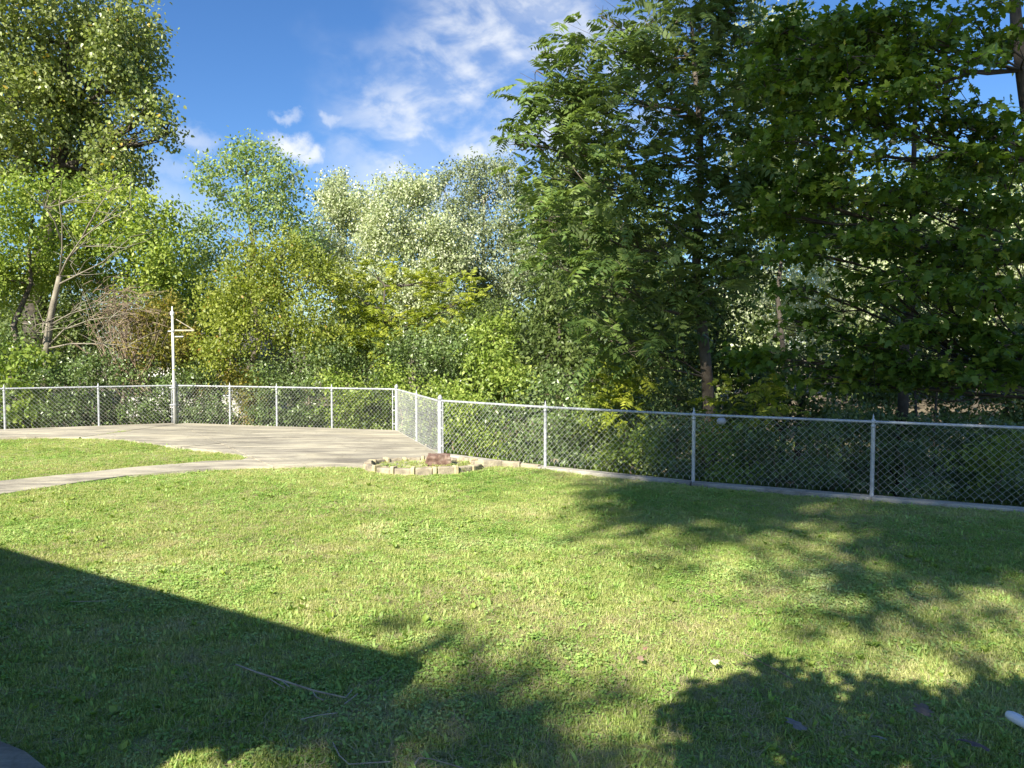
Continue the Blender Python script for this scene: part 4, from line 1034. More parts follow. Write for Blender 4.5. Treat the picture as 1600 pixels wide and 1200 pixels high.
# shrubs close behind the fences: (px, py, depth, rx, ry, rdepth), material, leaf size, label
SH = [
    ([(-30, 560, 19, 60, 60, .8), (-20, 640, 18.4, 50, 40, .6)], 'shrub', .09, 'dark shrub past the left edge behind the fence'),
    ([(35, 560, 18.6, 40, 34, .7), (30, 630, 18.4, 40, 40, .6)], 'shrub_light', .13, 'bright green leafy shrub under the leafless tree at the left'),
    ([(90, 590, 18.8, 40, 34, .7), (90, 640, 18.6, 40, 34, .6)], 'shrub', .08, 'dense green shrub behind the left fence, under the trunk of the bare tree'),
    ([(150, 580, 19, 40, 34, .7), (150, 640, 18.9, 44, 34, .6)], 'shrub', .08, 'dense green shrub behind the second post of the left fence'),
    ([(205, 590, 19.3, 40, 34, .7), (215, 645, 19.2, 44, 30, .6)], 'shrub', .08, 'dark leaning shrub behind the fence just left of the pole'),
    ([(232, 500, 20, 28, 34, .6), (268, 500, 20, 34, 34, .6), (250, 550, 19.8, 44, 36, .7), (290, 545, 19.8, 26, 30, .6)], 'autumn', .08, 'shrub with yellow and orange autumn leaves behind the tall pole'),
    ([(255, 600, 19.6, 36, 26, .6), (262, 645, 19.5, 36, 26, .6)], 'shrub', .08, 'green shrub right behind the foot of the pole'),
    ([(310, 600, 19.4, 40, 30, .6), (320, 645, 19, 44, 26, .6)], 'shrub', .08, 'glossy shrub behind the first panel right of the pole'),
    ([(370, 590, 19, 26, 24, .5), (392, 625, 18.6, 26, 40, .5)], 'autumn', .07, 'low russet shrub behind the fence, second panel right of the pole'),
    ([(430, 600, 18.6, 44, 40, .7), (430, 650, 18.4, 44, 22, .6)], 'shrub', .08, 'grey green shrub behind the third panel right of the pole'),
    ([(480, 610, 18.6, 40, 34, .6), (485, 650, 18.2, 34, 24, .5)], 'shrub', .08, 'dark low shrub behind the back fence, left of its last panel'),
    ([(545, 600, 18.4, 50, 24, .6), (560, 640, 18, 50, 34, .6)], 'shrub_light', .085, 'bright yellow green shrub behind the last panel of the back fence'),
    ([(520, 550, 19, 50, 34, .8), (600, 560, 19, 50, 34, .8)], 'shrub', .075, 'tall grey green shrub rising over the bright shrub by the corner post'),
    ([(620, 600, 18, 40, 30, .6), (640, 650, 17.5, 34, 40, .5)], 'shrub_light', .08, 'light shrub behind the corner post of the patio'),
    ([(660, 560, 18.5, 44, 30, .8), (720, 560, 18.5, 44, 34, .8), (690, 530, 18.8, 50, 30, .8)], 'shrub', .085, 'tall silvery shrub above the slanting fence side'),
    ([(690, 610, 16.5, 44, 24, .6), (730, 630, 15.5, 40, 30, .6)], 'shrub_light', .085, 'yellow green shrub above the thick fence post'),
    ([(715, 680, 14.6, 34, 26, .45), (745, 650, 15, 40, 34, .5), (770, 695, 13.8, 34, 24, .4)], 'shrub_light', .075, 'light leafy shrub behind the fence just right of the thick post'),
    ([(760, 560, 18, 44, 40, .8), (800, 600, 17, 50, 36, .8), (770, 520, 19, 44, 26, .7)], 'shrub_light', .10, 'yellow green shrub with arching tips left of the dark feathery tree'),
    ([(800, 660, 14.6, 44, 36, .5), (830, 710, 13.6, 40, 20, .4)], 'shrub', .075, 'dark shrub behind the first right hand fence panel'),
    ([(870, 620, 15, 50, 36, .6), (880, 680, 14, 50, 34, .5)], 'shrub', .08, 'dark glossy shrub behind the second post of the right fence'),
    ([(950, 600, 14.5, 44, 34, .6), (985, 590, 14.5, 34, 34, .5), (970, 640, 14, 50, 26, .5)], 'ailanthus_low', .34, 'sunlit sapling clump with feathery leaves left of the dark trunk'),
    ([(1000, 700, 12.6, 50, 26, .45), (960, 720, 12.8, 40, 20, .4)], 'shrub_light', .07, 'low yellow green shrub glowing behind the right fence'),
    ([(1060, 680, 12.8, 50, 34, .5), (1050, 730, 12.2, 50, 18, .4)], 'shrub', .075, 'dark shrub behind the third post of the right fence'),
    ([(1120, 690, 12.2, 40, 30, .45), (1150, 740, 11.8, 40, 18, .4)], 'shrub_light', .075, 'mixed green shrub just right of the third right hand post'),
    ([(1140, 640, 13, 50, 30, .5), (1190, 620, 13.5, 50, 34, .6)], 'ailanthus_low', .36, 'low feathery leaved sapling leaning over the fence right of the trunk'),
    ([(1200, 690, 12, 50, 34, .5), (1240, 740, 11.6, 50, 18, .4)], 'shrub', .08, 'dark green shrub filling the panel left of the fourth post'),
    ([(1290, 690, 12, 50, 34, .5), (1310, 745, 11.4, 40, 16, .35)], 'shrub', .08, 'dark shrub behind the fence beside the fourth post'),
    ([(1400, 700, 12.4, 50, 20, .4), (1460, 770, 10.9, 50, 12, .25)], 'shrub', .08, 'low dark shrub behind the panel right of the fourth post'),
    ([(1530, 715, 11.5, 40, 22, .35), (1580, 700, 11.5, 40, 24, .35)], 'shrub_light', .09, 'light leafed shrub at the right edge behind the fence'),
    ([(900, 720, 12.9, 40, 22, .4), (850, 690, 13.6, 30, 30, .4)], 'shrub', .075, 'dark shrub low behind the panel left of the third post'),
    ([(1010, 640, 14.5, 60, 26, .6), (1060, 620, 14.8, 50, 26, .6)], 'shrub', .085, 'tall dark shrub around the foot of the feathery tree trunk'),
    ([(920, 650, 14.8, 44, 30, .5)], 'shrub_light', .08, 'medium green shrub behind the rail between the second and third posts'),
    ([(1340, 660, 13.5, 60, 22, .5), (1430, 665, 13.5, 50, 18, .5)], 'shrub', .085, 'dark shrub hanging over the rail under the maple'),
    ([(1540, 670, 12.5, 60, 16, .4)], 'shrub', .085, 'dark leafy shrub at rail height near the right edge'),
    ([(920, 650, 20, 60, 40, .8), (990, 660, 19, 50, 30, .7)], 'shrub', .10, 'dark shrub far back behind the right fence, left of the feathery trunk'),
    ([(1110, 650, 19, 60, 36, .8), (1180, 660, 18, 50, 30, .7)], 'shrub', .10, 'dark shrub far back just right of the feathery trunk'),
    ([(1280, 665, 18, 60, 30, .8), (1360, 670, 17, 60, 26, .7)], 'shrub', .10, 'dark shrub far back under the maple, left of the thin saplings'),
    ([(1450, 675, 17, 60, 26, .7), (1530, 675, 17, 60, 26, .7), (1610, 670, 17, 60, 30, .7)], 'shrub', .10, 'dark shrub far back under the maple, right of the thin saplings'),
    ([(1640, 740, 11, 60, 40, .5)], 'shrub', .08, 'dark shrub past the right edge behind the fence')]
for i, (lst, mt, sz_, lab) in enumerate(SH):
    lb = L(lst); bx = float(np.mean([c[0] for c, r in lb])); by = float(np.mean([c[1] for c, r in lb]))
    if mt == 'ailanthus_low':
        tree('feathery_sapling', lab, 200 + i, lb, M['sumac'] if i % 2 == 0 else M['ailanthus'], 'bark', base=(bx, by), trunk_r=.03, limb_r=.015, cat='sapling', pinn=dict(length=sz_, lai=3.6, per=7, whorl=6, nl=7))
        continue
    lb2 = lb + [((c[0] + .1, c[1] + .5, (tz(c[0], c[1]) + c[2]) / 2), (r[0] * 1.15, r[1], max(.3, (c[2] - tz(c[0], c[1])) / 2))) for c, r in lb[-1:]]
    tree('leafy_shrub', lab, 200 + i, lb2, M[mt], 'twig', base=(bx, by), trunk_r=.03, limb_r=.018, cat='shrub', shape='kite', size=sz_, lai=3.2, per=12, leafs=9, spread=.22, tilt=.85, droop=.3)

# far-off wood: one mass
rg = np.random.default_rng(300); lob = []
for k_ in range(46):
    x = rg.uniform(-48, 48); d0 = rg.uniform(44, 60); h = rg.uniform(5.0, 8.0)
    if abs(x) < 48: lob.append((np.array((x, d0, h * .5 - 1.0)), (3.2, 2.0, h * .55)))
for k_ in range(26):
    x = rg.uniform(2, 44); d0 = rg.uniform(40, 56); h = rg.uniform(8, 14); lob.append((np.array((x, d0, h * .55)), (3.2, 2.0, h * .5)))
o, _, _, _ = crown('distant_woods', rg, lob, M['wood'], shape='kite', size=.34, lai=3.0, per=14, leafs=10, spread=1.0, tilt=.9)
tag(o, 'far off belt of green woods closing the view behind the trees', None, None, 'stuff')
# undergrowth on the slope
n = 42000; pp = np.column_stack([rng.uniform(-20, 20, n * 3), rng.uniform(8, 30, n * 3)])
pp = pp[~inside(pp, yardA)]; dmin = np.min([seg_dist(pp, yardA[i], yardA[i + 1]) for i in range(7)], axis=0); pp = pp[dmin > .12][:n]
hz = terrain_z(pp); hump = .25 * (np.sin(pp[:, 0] * 2.1) * np.sin(pp[:, 1] * 1.7) + 1)
pos = np.column_stack([pp, hz + rng.uniform(0, 1, len(pp)) * hump + .02]); dr = rng.normal(size=(len(pp), 3)); nr = rng.normal(size=(len(pp), 3)) * .5; nr[:, 2] += 1
V, F = leaves(pos, dr, nr, rng.uniform(.06, .13, len(pp)), 'heart'); o = obj('undergrowth', mesh_from('undergrowth', V, F, M['ivy'], tint=np.repeat(rng.uniform(0, 1, len(pp)), 4)))
tag(o, 'low leafy undergrowth covering the slope behind the fence', None, None, 'stuff'); TRIS[0] += len(F)
n = 9000; pp = np.column_stack([rng.uniform(3.8, 13, n), rng.uniform(8.5, 17, n)]); pp = pp[~inside(pp, yardA)]
pos = np.column_stack([pp, terrain_z(pp) + rng.uniform(.01, .05, len(pp))]); dr = rng.normal(size=(len(pp), 3)); dr[:, 2] *= .3; nr = rng.normal(size=(len(pp), 3)) * .45; nr[:, 2] += 1
V, F = leaves(pos, dr, nr, rng.uniform(.07, .14, len(pp)), 'heart'); o = obj('leaf_litter', mesh_from('leaf_litter', V, F, M['litter'], tint=np.repeat(rng.uniform(0, 1, len(pp)), 4)))
tag(o, 'dry leaf litter, coloured light as if sunlit, on the ground behind the right fence', None, None, 'stuff'); TRIS[0] += len(F)

# a far pale house glimpsed through the trees
hx, hy = P(326, 560, 42)[:2]; root = empty('house', (hx, hy, tz(hx, hy)), 'pale house wall glimpsed far off through the trees right of the pole', 'house')
z0 = tz(hx, hy); m = MB(); m.box((hx, hy, z0), (7, 5, 3.0)); m.build('wall', M['siding'], root)
m = MB(); m.add([(hx - 3.8, hy - 2.9, z0 + 2.95), (hx + 3.8, hy - 2.9, z0 + 2.95), (hx + 3.8, hy + 2.9, z0 + 2.95), (hx - 3.8, hy + 2.9, z0 + 2.95), (hx - 3.8, hy, z0 + 4.4), (hx + 3.8, hy, z0 + 4.4)],
                [(0, 1, 5, 4), (2, 3, 4, 5), (0, 4, 3), (1, 2, 5), (0, 3, 2, 1)]); m.build('roof', M['roofing'], root)
for dx in (-1.8, .0, 1.8):
    m = MB(); m.box((hx + dx, hy - 2.52, z0 + 1.1), (.9, .08, 1.1)); w = m.build('window', M['white_pipe'], root)
    m = MB(); m.box((hx + dx, hy - 2.58, z0 + 1.2), (.7, .05, .9)); m.build('pane', M['glass'], w)

# ------------------------------------------------------------------ lawn grass
def tuft(seed, kind):
    rg = np.random.default_rng(seed); V = []; F = []
    if kind in ('blade', 'long', 'straw', 'coarse'):
        nbl = {'blade': 34, 'long': 22, 'straw': 10, 'coarse': 12}[kind]
        for b in range(nbl):
            r = rg.uniform(0, .055); a = rg.uniform(0, 6.283); x, y = r * math.cos(a), r * math.sin(a)
            az = rg.uniform(0, 6.283); L_ = rg.uniform(.022, .045) * (1.35 if kind == 'long' else 1.0); w = rg.uniform(.0016, .0030)
            lean = rg.uniform(.2, 1.4); 
            if kind == 'coarse': w = rg.uniform(.0035, .0055); lean = rg.uniform(.5, 1.35); L_ = rg.uniform(.035, .07)
            if kind == 'straw': lean = rg.uniform(1.0, 1.5); L_ = rg.uniform(.05, .09); w = .0014
            dx, dy = math.cos(az), math.sin(az); sx, sy = -dy * w, dx * w
            p0 = np.array((x, y, 0)); p1 = p0 + L_ * .5 * np.array((dx * math.sin(lean * .6), dy * math.sin(lean * .6), math.cos(lean * .6)))
            p2 = p1 + L_ * .5 * np.array((dx * math.sin(lean * 1.3), dy * math.sin(lean * 1.3), max(.03, math.cos(lean * 1.3))))
            if kind == 'straw': p0[2] = .02
            i = len(V); s = np.array((sx, sy, 0)); V += [p0 - s, p0 + s, p1 - s * .9, p1 + s * .9, p2]; F += [(i, i + 1, i + 3), (i, i + 3, i + 2), (i + 2, i + 3, i + 4)]
    else:
        for b in range(16):
            r = rg.uniform(0, .06); a = rg.uniform(0, 6.283); c = np.array((r * math.cos(a), r * math.sin(a), rg.uniform(.015, .04))); rr = rg.uniform(.006, .012)
            n = unit(np.array((rg.normal() * .4, rg.normal() * .4, 1.0))); u = unit(np.cross(n, (1, 0, 0))); v = np.cross(n, u); i = len(V)
            V += [c + rr * (u * math.cos(t) + v * math.sin(t)) for t in np.linspace(0, 5.4, 6)]; F += [(i, i + 1, i + 2), (i, i + 2, i + 3), (i, i + 3, i + 4), (i, i + 4, i + 5)]
    mt = {'coarse': 'clover', 'blade': 'blade', 'long': 'blade', 'straw': 'straw', 'clover': 'clover'}[kind]
    return mesh_from('grass_tuft', np.array(V), np.array(F), M[mt])


tc_ = bpy.data.collections.new('grass_tufts')
kinds = ['blade', 'blade', 'blade', 'blade', 'long', 'long', 'straw', 'clover', 'coarse']
for i, k_ in enumerate(kinds):
    o = bpy.data.objects.new('tuft_%02d' % i, tuft(400 + i, k_)); tc_.objects.link(o)
NN = 260000
yy = np.sqrt(rng.uniform(2.6 ** 2, 12.6 ** 2, NN)); xx = rng.uniform(-1, 1, NN) * (.70 * yy + .5)
pp = np.column_stack([xx, yy]); dens = np.clip(1.15 - (yy - 3) * .065, .45, 1)
pp = pp[rng.uniform(0, 1, NN) < dens * .62]
extra = np.column_stack([rng.uniform(-14, -4.5, 26000), rng.uniform(9, 16.5, 26000)]); extra = extra[extra[:, 0] < -.70 * extra[:, 1] + .2 + 20]
extra = extra[(extra[:, 1] > 12.6) | (extra[:, 0] < -(.70 * extra[:, 1] + .5))]
pp = np.concatenate([pp, extra]); pp = pp[inside(pp, yardA)]
# keep off paving, kerb, ring of blocks, house walk
off = ~on_paving(pp) & ~inside(pp, walk_poly)
rd = np.min([seg_dist(pp, kp[i], kp[i + 1]) for i in range(len(kp) - 1)], axis=0); off &= rd > .125
er = np.hypot((pp[:, 0] - cx) / rx, (pp[:, 1] - cy) / ry); off &= ~((er > .88) & (er < 1.13))
ja, jb = G(112, 687), G(226, 671); tj = rng.uniform(0, .8, 90); joint = ja + (jb - ja) * tj[:, None] + rng.normal(0, .012, (90, 2))
pj = np.array([path_front[i] + (path_front[i + 1] - path_front[i]) * t for i in range(len(path_front) - 1) for t in rng.uniform(0, 1, 60)])
ring_in = np.column_stack([cx + rx * .8 * rng.uniform(-1, 1, 260), cy + ry * .8 * rng.uniform(-1, 1, 260)])
pp = np.concatenate([pp[off], joint, ring_in])
n = len(pp); zz = lawn_h(pp) - .014
zz[-260:] = .035
me = bpy.data.meshes.new('grass'); me.vertices.add(n); me.vertices.foreach_set('co', np.column_stack([pp, zz]).astype(np.float32).ravel())
prob = np.array([.17, .17, .16, .16, .04, .04, .13, .07, .06]); prob /= prob.sum()
cl = np.sin(pp[:, 0] * 1.3 + 2) * np.sin(pp[:, 1] * 1.9) > .35
idx = rng.choice(9, n, p=prob); sw = cl & (rng.uniform(0, 1, n) < .25); idx[sw] = 7
dry = (np.sin(pp[:, 0] * .9 + 4.2) * np.sin(pp[:, 1] * .8 + 1.4) + .5 * np.sin(pp[:, 0] * 2.7) * np.sin(pp[:, 1] * 3.1)) > .35; sw = dry & (rng.uniform(0, 1, n) < .22); idx[sw] = 6
a = me.attributes.new('pick', 'INT', 'POINT'); a.data.foreach_set('value', idx.astype(np.int32))
a = me.attributes.new('turn', 'FLOAT_VECTOR', 'POINT'); a.data.foreach_set('vector', np.column_stack([rng.normal(0, .12, n), rng.normal(0, .12, n), rng.uniform(0, 6.283, n)]).astype(np.float32).ravel())
patch = .5 + .5 * np.sin(pp[:, 0] * 2.3 + np.sin(pp[:, 1] * 1.9) * 1.5) * np.sin(pp[:, 1] * 2.9 + 1)
a = me.attributes.new('size', 'FLOAT', 'POINT'); a.data.foreach_set('value', (rng.uniform(.7, 1.15, n) * (.75 + .32 * patch)).astype(np.float32))
go = bpy.data.objects.new('grass', me); col.objects.link(go); tag(go, 'short mown grass and clover covering the lawn', 'grass', None, 'stuff')
ng = bpy.data.node_groups.new('grass_scatter', 'GeometryNodeTree')
ng.interface.new_socket('Geometry', in_out='INPUT', socket_type='NodeSocketGeometry'); ng.interface.new_socket('Geometry', in_out='OUTPUT', socket_type='NodeSocketGeometry')
gi = ng.nodes.new('NodeGroupInput'); gout = ng.nodes.new('NodeGroupOutput'); mp = ng.nodes.new('GeometryNodeMeshToPoints'); ip = ng.nodes.new('GeometryNodeInstanceOnPoints')
ci = ng.nodes.new('GeometryNodeCollectionInfo'); ci.inputs['Collection'].default_value = tc_; ci.inputs['Separate Children'].default_value = True; ci.inputs['Reset Children'].default_value = True


def attr(nm, ty):
    q = ng.nodes.new('GeometryNodeInputNamedAttribute'); q.data_type = ty; q.inputs['Name'].default_value = nm; return [s for s in q.outputs if s.enabled][0]


ng.links.new(gi.outputs[0], mp.inputs[0]); ng.links.new(mp.outputs[0], ip.inputs['Points']); ng.links.new(ci.outputs[0], ip.inputs['Instance'])
ip.inputs['Pick Instance'].default_value = True; ng.links.new(attr('pick', 'INT'), ip.inputs['Instance Index'])
ng.links.new(attr('turn', 'FLOAT_VECTOR'), ip.inputs['Rotation']); ng.links.new(attr('size', 'FLOAT'), ip.inputs['Scale']); ng.links.new(ip.outputs[0], gout.inputs[0])
md = go.modifiers.new('scatter', 'NODES'); md.node_group = ng
print('GRASS TUFTS', n)

# broadleaf weeds in the lawn
def weed(seed, r=.07, nlv=9):
    rg = np.random.default_rng(seed); an = np.sort(rg.uniform(0, 6.283, nlv)); el = rg.uniform(.1, .8, nlv)
    d = np.column_stack([np.cos(an) * np.cos(el), np.sin(an) * np.cos(el), np.sin(el)]); nr = np.column_stack([-np.cos(an) * np.sin(el), -np.sin(an) * np.sin(el), np.cos(el)]) + rg.normal(size=(nlv, 3)) * .25
    V, F = leaves(d * .006 + (0, 0, .012), d, nr, rg.uniform(.7, 1.2, nlv) * r, 'heart')
    return mesh_from('weed_leaves', V, F, M['weed'], tint=np.repeat(rg.uniform(0.2, 1, nlv), 4))


wm = []
WV = []; WF = []; WT = []; nv = 0
rgw = np.random.default_rng(77)
q = np.column_stack([rgw.uniform(-1, 1, 5200), np.sqrt(rgw.uniform(3 ** 2, 10.5 ** 2, 5200))]); q[:, 0] *= .68 * q[:, 1] + .3
dn = .5 + .5 * np.sin(q[:, 0] * 1.9 + 1.1 * np.sin(q[:, 1] * 1.3)) * np.sin(q[:, 1] * 2.3 + .4)
q = q[(rgw.uniform(0, 1, len(q)) < dn ** 2 * .30) & inside(q, yardA) & ~on_paving(q) & ~inside(q, walk_poly)]
q = q[(np.hypot((q[:, 0] - cx) / rx, (q[:, 1] - cy) / ry) > 1.2) & (np.min([seg_dist(q, kp[i], kp[i + 1]) for i in range(len(kp) - 1)], axis=0) > .2)]
for c in q:
    nlv = int(rgw.integers(4, 10)); an = rgw.uniform(0, 6.283, nlv); el = rgw.uniform(.15, 1.1, nlv); r0 = rgw.uniform(.018, .05)
    d = np.column_stack([np.cos(an) * np.cos(el), np.sin(an) * np.cos(el), np.sin(el)]); nr = np.column_stack([-np.cos(an) * np.sin(el), -np.sin(an) * np.sin(el), np.cos(el)]) + rgw.normal(size=(nlv, 3)) * .3
    V, F = leaves(np.array((c[0], c[1], float(lawn_h(c[None])[0]) + .004)) + d * .006, d, nr, rgw.uniform(.6, 1.2, nlv) * r0, 'kite' if rgw.random() < .6 else 'heart')
    WV.append(V); WF.append(F + nv); nv += len(V); WT.append(np.full(len(F), rgw.uniform(0, 1)))
o = obj('lawn_weeds', mesh_from('lawn_weeds', np.concatenate(WV), np.concatenate(WF), M['weed'], tint=np.concatenate(WT)))
tag(o, 'broadleaf weeds scattered through the mown lawn', None, None, 'stuff')

# fallen twigs and leaves
def gp(x, y, z=.04): q = G(x, y, z); return (q[0], q[1], z)


root = empty('fallen_branch', (*G(440, 1062), .04), 'long thin pale fallen branch lying in the shaded grass', 'branch')
main = [gp(368, 1038, .045), gp(400, 1050, .05), (gp(440, 1063, .05)), gp(490, 1079, .055), gp(540, 1090, .05)]
m = MB(); m.tube(main, [.0045, .006, .0065, .0055, .004], 6); m.build('main_stem', M['deadwood'], root, smooth=True)
for pts_ in [[(440, 1063), (452, 1073)], [(488, 1078), (493, 1088), (505, 1094)], [(540, 1090), (550, 1078)], [(538, 1100), (559, 1084)], [(420, 1060), (445, 1075)]]:
    m = MB(); m.tube([gp(x, y, .05) for x, y in pts_], .0032, 5); m.build('side_twig', M['deadwood'], root)
for pts_, lab, mt in [([(470, 1124), (500, 1117), (526, 1114)], 'short thin twig lying below the long fallen branch', 'deadwood'), ([(520, 1160), (530, 1180), (545, 1194), (610, 1190)], 'bent straw stem at the bottom edge in shade', 'deadwood'),
                      ([(648, 1195), (655, 1184), (675, 1186), (730, 1202)], 'curled tan straw stem at the bottom edge of the lawn', 'deadwood'), ([(110, 940), (165, 939)], 'short pale straw lying in the shade at the left', 'deadwood'), ([(1160, 1020), (1205, 1042), (1240, 1062)], 'thin tan twig lying at the shadow edge on the right', 'twig')]:
    m = MB(); m.tube([gp(x, y, .045) for x, y in pts_], .0028, 5); o = m.build('twig', M[mt]); tag(o, lab, 'twig')


def fallen(x, y, s, c, lab, rz=0.0):
    V, F = SHAPES['maple']; V = V.copy() * s; V[:, 2] += .25 * (V[:, 1] ** 2) / s
    mt = solid_mat('fallen_leaf_skin', [(0.3, tuple(v * .55 for v in c)), (0.7, c)], 45, 4, .8, .2, 60); o = obj('fallen_leaf', mesh_from('fallen_leaf', V, F, mt)); q = gp(x, y, .05); o.location = q; o.rotation_euler = (.25, -.2, rz); tag(o, lab, 'leaf')


fallen(1113, 1036, .055, (.55, .52, .38), 'pale cream fallen leaf lying on the sunlit grass', .4)
fallen(1000, 1031, .05, (.36, .25, .17), 'small tan fallen leaf in the middle of the lawn', 1.2)
fallen(1253, 1140, .11, (.25, .22, .19), 'curled grey brown fallen leaf in the shade at the lower right', 2.0)
fallen(1385, 1155, .07, (.30, .27, .22), 'small grey fallen leaf right of the curled one', 3.0)
fallen(1440, 1115, .10, (.20, .15, .11), 'dark brown fallen leaf in the shade at the right', .9)
fallen(1545, 1172, .13, (.17, .11, .10), 'large purplish brown fallen leaf near the bottom right corner', 2.6)
fallen(1005, 1014, .03, (.33, .19, .13), 'tiny brownish leaf just above the small tan one', .2)

# white plastic thing at the right edge
a = gp(1581, 1119, .09); b_ = gp(1640, 1150, .09); root = empty('white_pipe', (a[0], a[1], 0), 'rounded end of a white plastic tube lying on the grass at the right edge', 'pipe')
a = Vector(a); b_ = Vector(b_); d = (b_ - a).normalized()
m = MB(); m.tube([a - d * .03, a - d * .022, a - d * .005, a + d * .02, a + d * .55], [.006, .017, .023, .025, .025], 14); m.build('tube', M['white_pipe'], root, smooth=True)
m = MB(); m.tube([a + d * .06 + Vector((0, 0, .016)), a + d * .10 + Vector((0, 0, .016))], [.0125, .0125], 10); m.build('slot', M['grey_pipe'], root)

# ------------------------------------------------------------------ out of frame: roof and crowns shaped to throw the shade
HR = 2.8


def back(q, h): return (q[0] - SX * COT * h, q[1] - SY * COT * h)


root = empty('porch_roof', (*back((-2, 4.0), HR), 0), 'house porch roof out of view at the left, its outline shaped to shade the near lawn', 'roof')
sh = [(-14.0, 12.52), (-4.46, 6.63), (-0.54, 4.21), (-.60, 3.96), (-.66, 3.65), (-.58, 3.3), (-.46, 2.4), (-.70, 2.4), (-.74, 3.3), (-.86, 3.54), (-1.10, 3.44), (-1.24, 3.24), (-1.32, 3.40), (-1.50, 3.36), (-1.75, 2.6), (-3.0, 1.2), (-18, 9)]  # wanted shadow outline on the lawn; the roof slab takes its shape from it
poly = [back(q, HR) for q in sh]
m = MB(); m.prism(poly, HR - .02, HR + .10); m.build('roof_slab', M['roofing'], root)
e0 = np.array(back((-14, 12.52), HR)); e1 = np.array(back((-1.7, 4.5), HR)); dd = (e1 - e0) / np.linalg.norm(e1 - e0); nn_ = np.array((dd[1], -dd[0])); nn_ = nn_ if nn_[1] < 0 else -nn_
w0, w1 = e0 + nn_ * .9, e1 + nn_ * .9 - dd * .6
m = MB(); m.prism([tuple(w0), tuple(w1), tuple(w1 + nn_ * 5), tuple(w0 + nn_ * 5)], -.1, HR - .025); m.build('wall', M['siding'], root)
# unseen young tree, added; its lobes follow the lower right shadow edge
lobs = []
for (X, Y, rr) in [(.86, 3.72, .13), (.98, 3.82, .15), (1.12, 3.90, .14), (1.25, 3.98, .14), (1.38, 4.06, .10), (1.42, 4.26, .07), (1.46, 4.36, .05), (1.55, 4.14, .09), (1.62, 4.02, .12), (1.78, 3.92, .15), (1.98, 3.86, .16), (2.2, 3.82, .18), (2.45, 3.84, .18), (2.7, 3.9, .18), (2.95, 3.9, .2), (3.3, 3.85, .22),
                   (.95, 3.45, .22), (1.2, 3.6, .25), (1.5, 3.7, .26), (1.8, 3.6, .28), (2.15, 3.5, .3), (2.55, 3.55, .3), (2.95, 3.5, .3), (3.3, 3.5, .3), (1.0, 3.1, .25), (1.4, 3.2, .3), (1.8, 3.2, .3), (2.2, 3.1, .3), (2.6, 3.15, .3), (3.0, 3.1, .3), (1.1, 2.7, .3), (1.7, 2.8, .35), (2.3, 2.7, .35), (2.9, 2.7, .35), (1.5, 2.3, .35), (2.2, 2.3, .4)]:
    h = 2.9 + .12 * math.sin(X * 7 + Y * 5); b2 = back((X, Y), h); lobs.append(((b2[0], b2[1], h), (rr, rr, rr * .8)))
tree('shade_tree', 'leafy young tree out of view above the camera, added to shade the lower right lawn', 605, [(np.array(c), q) for c, q in lobs], M['maple'], 'bark', base=(.6, -2.4), trunk_top=(.4, -1.6, 2.8), trunk_r=.06, limb_r=.014, shape='heart', size=.075, lai=7.0, per=9, leafs=8, spread=.1, tilt=.7)

# tall trees behind the camera (x, z on the plane y about -10)
def shade_tree(label, seed, base, lob, lai=3.4, size=.20):
    tree('shade_tree', label, seed, [(np.array(c), r) for c, r in lob], M['cottonwood'], 'bark_dark', base=base, trunk_top=(base[0], base[1], 24.0), trunk_r=.30, limb_r=.045, shape='heart', size=size, lai=lai, per=11, leafs=12, spread=.6, tilt=.9)


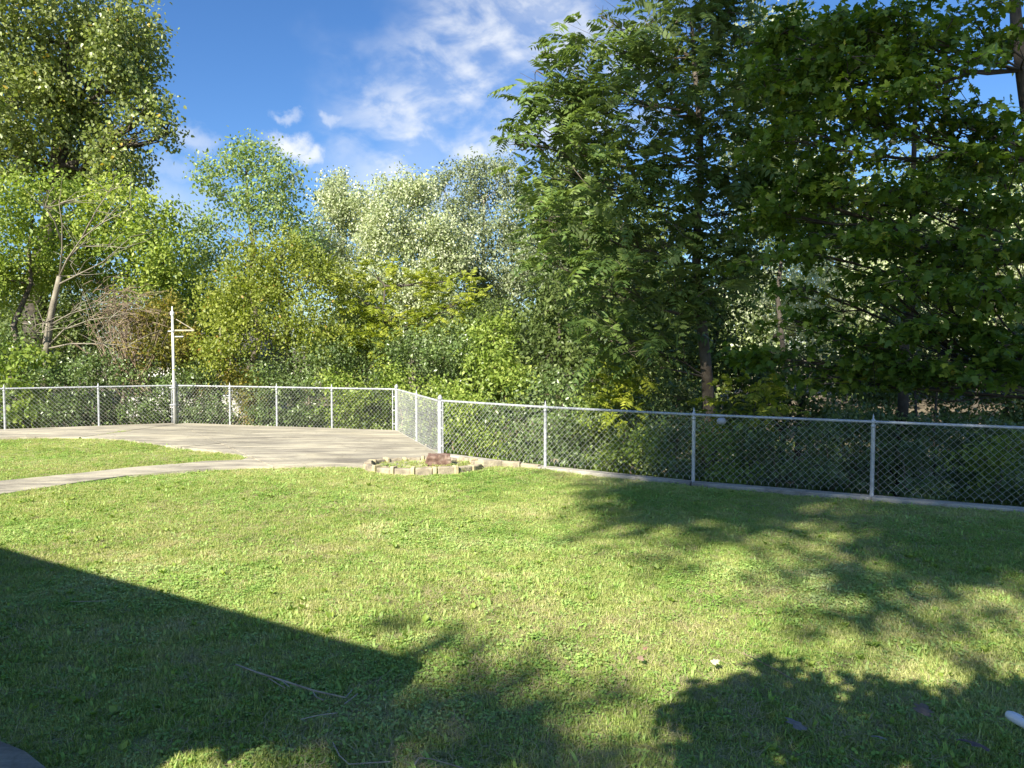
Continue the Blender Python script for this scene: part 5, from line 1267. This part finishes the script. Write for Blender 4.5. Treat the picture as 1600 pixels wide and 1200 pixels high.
shade_tree('tall tree out of view behind the camera, left of the row', 601, (-4.2, -11.5),
           [((-9.6, -10, 17.2), (1.0, 2.0, 1.2)), ((-9.0, -10, 15.3), (.8, 1.2, .9)), ((-8.3, -10, 17.0), (1.7, 2.3, 1.4)), ((-10.2, -10, 20.2), (1.5, 2.5, 2.2)), ((-8.2, -10, 20.6), (2.2, 2.5, 2.4)), ((-9.7, -10, 24.2), (1.8, 2.5, 2.3)), ((-7.8, -10, 25.0), (2.2, 2.5, 2.4)), ((-8.6, -10, 28.5), (2.0, 2.5, 2.4)),
            ((-9.6, -10.6, 17.2), (1.0, 2.0, 1.2)), ((-8.3, -10.6, 17.0), (1.7, 2.3, 1.4)), ((-6.4, -10, 13.2), (.7, 1.0, .7)), ((-8.5, -10, 11.7), (.5, .7, .32)), ((-8.0, -10, 11.35), (.55, .8, .36)), ((-8.0, -10.5, 11.25), (.6, .8, .36)), ((-7.4, -10, 11.15), (.55, .7, .30)), ((-8.4, -10, 11.2), (.5, .7, .34))])
shade_tree('tall tree out of view behind the camera, second of the row', 602, (-2.5, -10.5),
           [((-5.6, -10, 17.2), (2, 2.5, 1.7)), ((-5.7, -10, 15.2), (1.1, 1.5, 1.2)), ((-3.2, -10, 15.0), (1.9, 2.5, 2.2)), ((-4.6, -10, 20.5), (2.4, 2.5, 2.4)), ((-1.5, -10, 19.5), (2.2, 2.5, 2.4)), ((-4.6, -10, 24.5), (2.6, 2.5, 2.4)), ((-2, -10, 25.5), (2.4, 2.5, 2.6)), ((-4, -10, 29), (3, 2.5, 2.4)), ((-5.6, -10.6, 17.2), (2, 2.5, 1.7)), ((-5.7, -10.6, 15.2), (1.1, 1.5, 1.2)), ((-3.2, -10.6, 15.0), (1.9, 2.5, 2.2)), ((-4.4, -10, 13.2), (1.1, 1.5, .6))])
shade_tree('tall tree out of view behind the camera, third of the row', 603, (2, -11),
           [((0, -10.5, 14.8), (2.2, 2.5, 2.2)), ((3, -10.5, 15), (2.4, 2.5, 2.4)), ((.5, -10.5, 19), (2.6, 2.5, 2.6)), ((3.8, -10.5, 19.6), (2.6, 2.5, 2.6)), ((1.2, -10.5, 24), (2.8, 2.5, 2.6)), ((4.2, -10.5, 24.5), (2.6, 2.5, 2.6)), ((1.5, -10.5, 28.5), (3, 2.5, 2.4))])
print('FOLIAGE TRIS', TRIS[0])
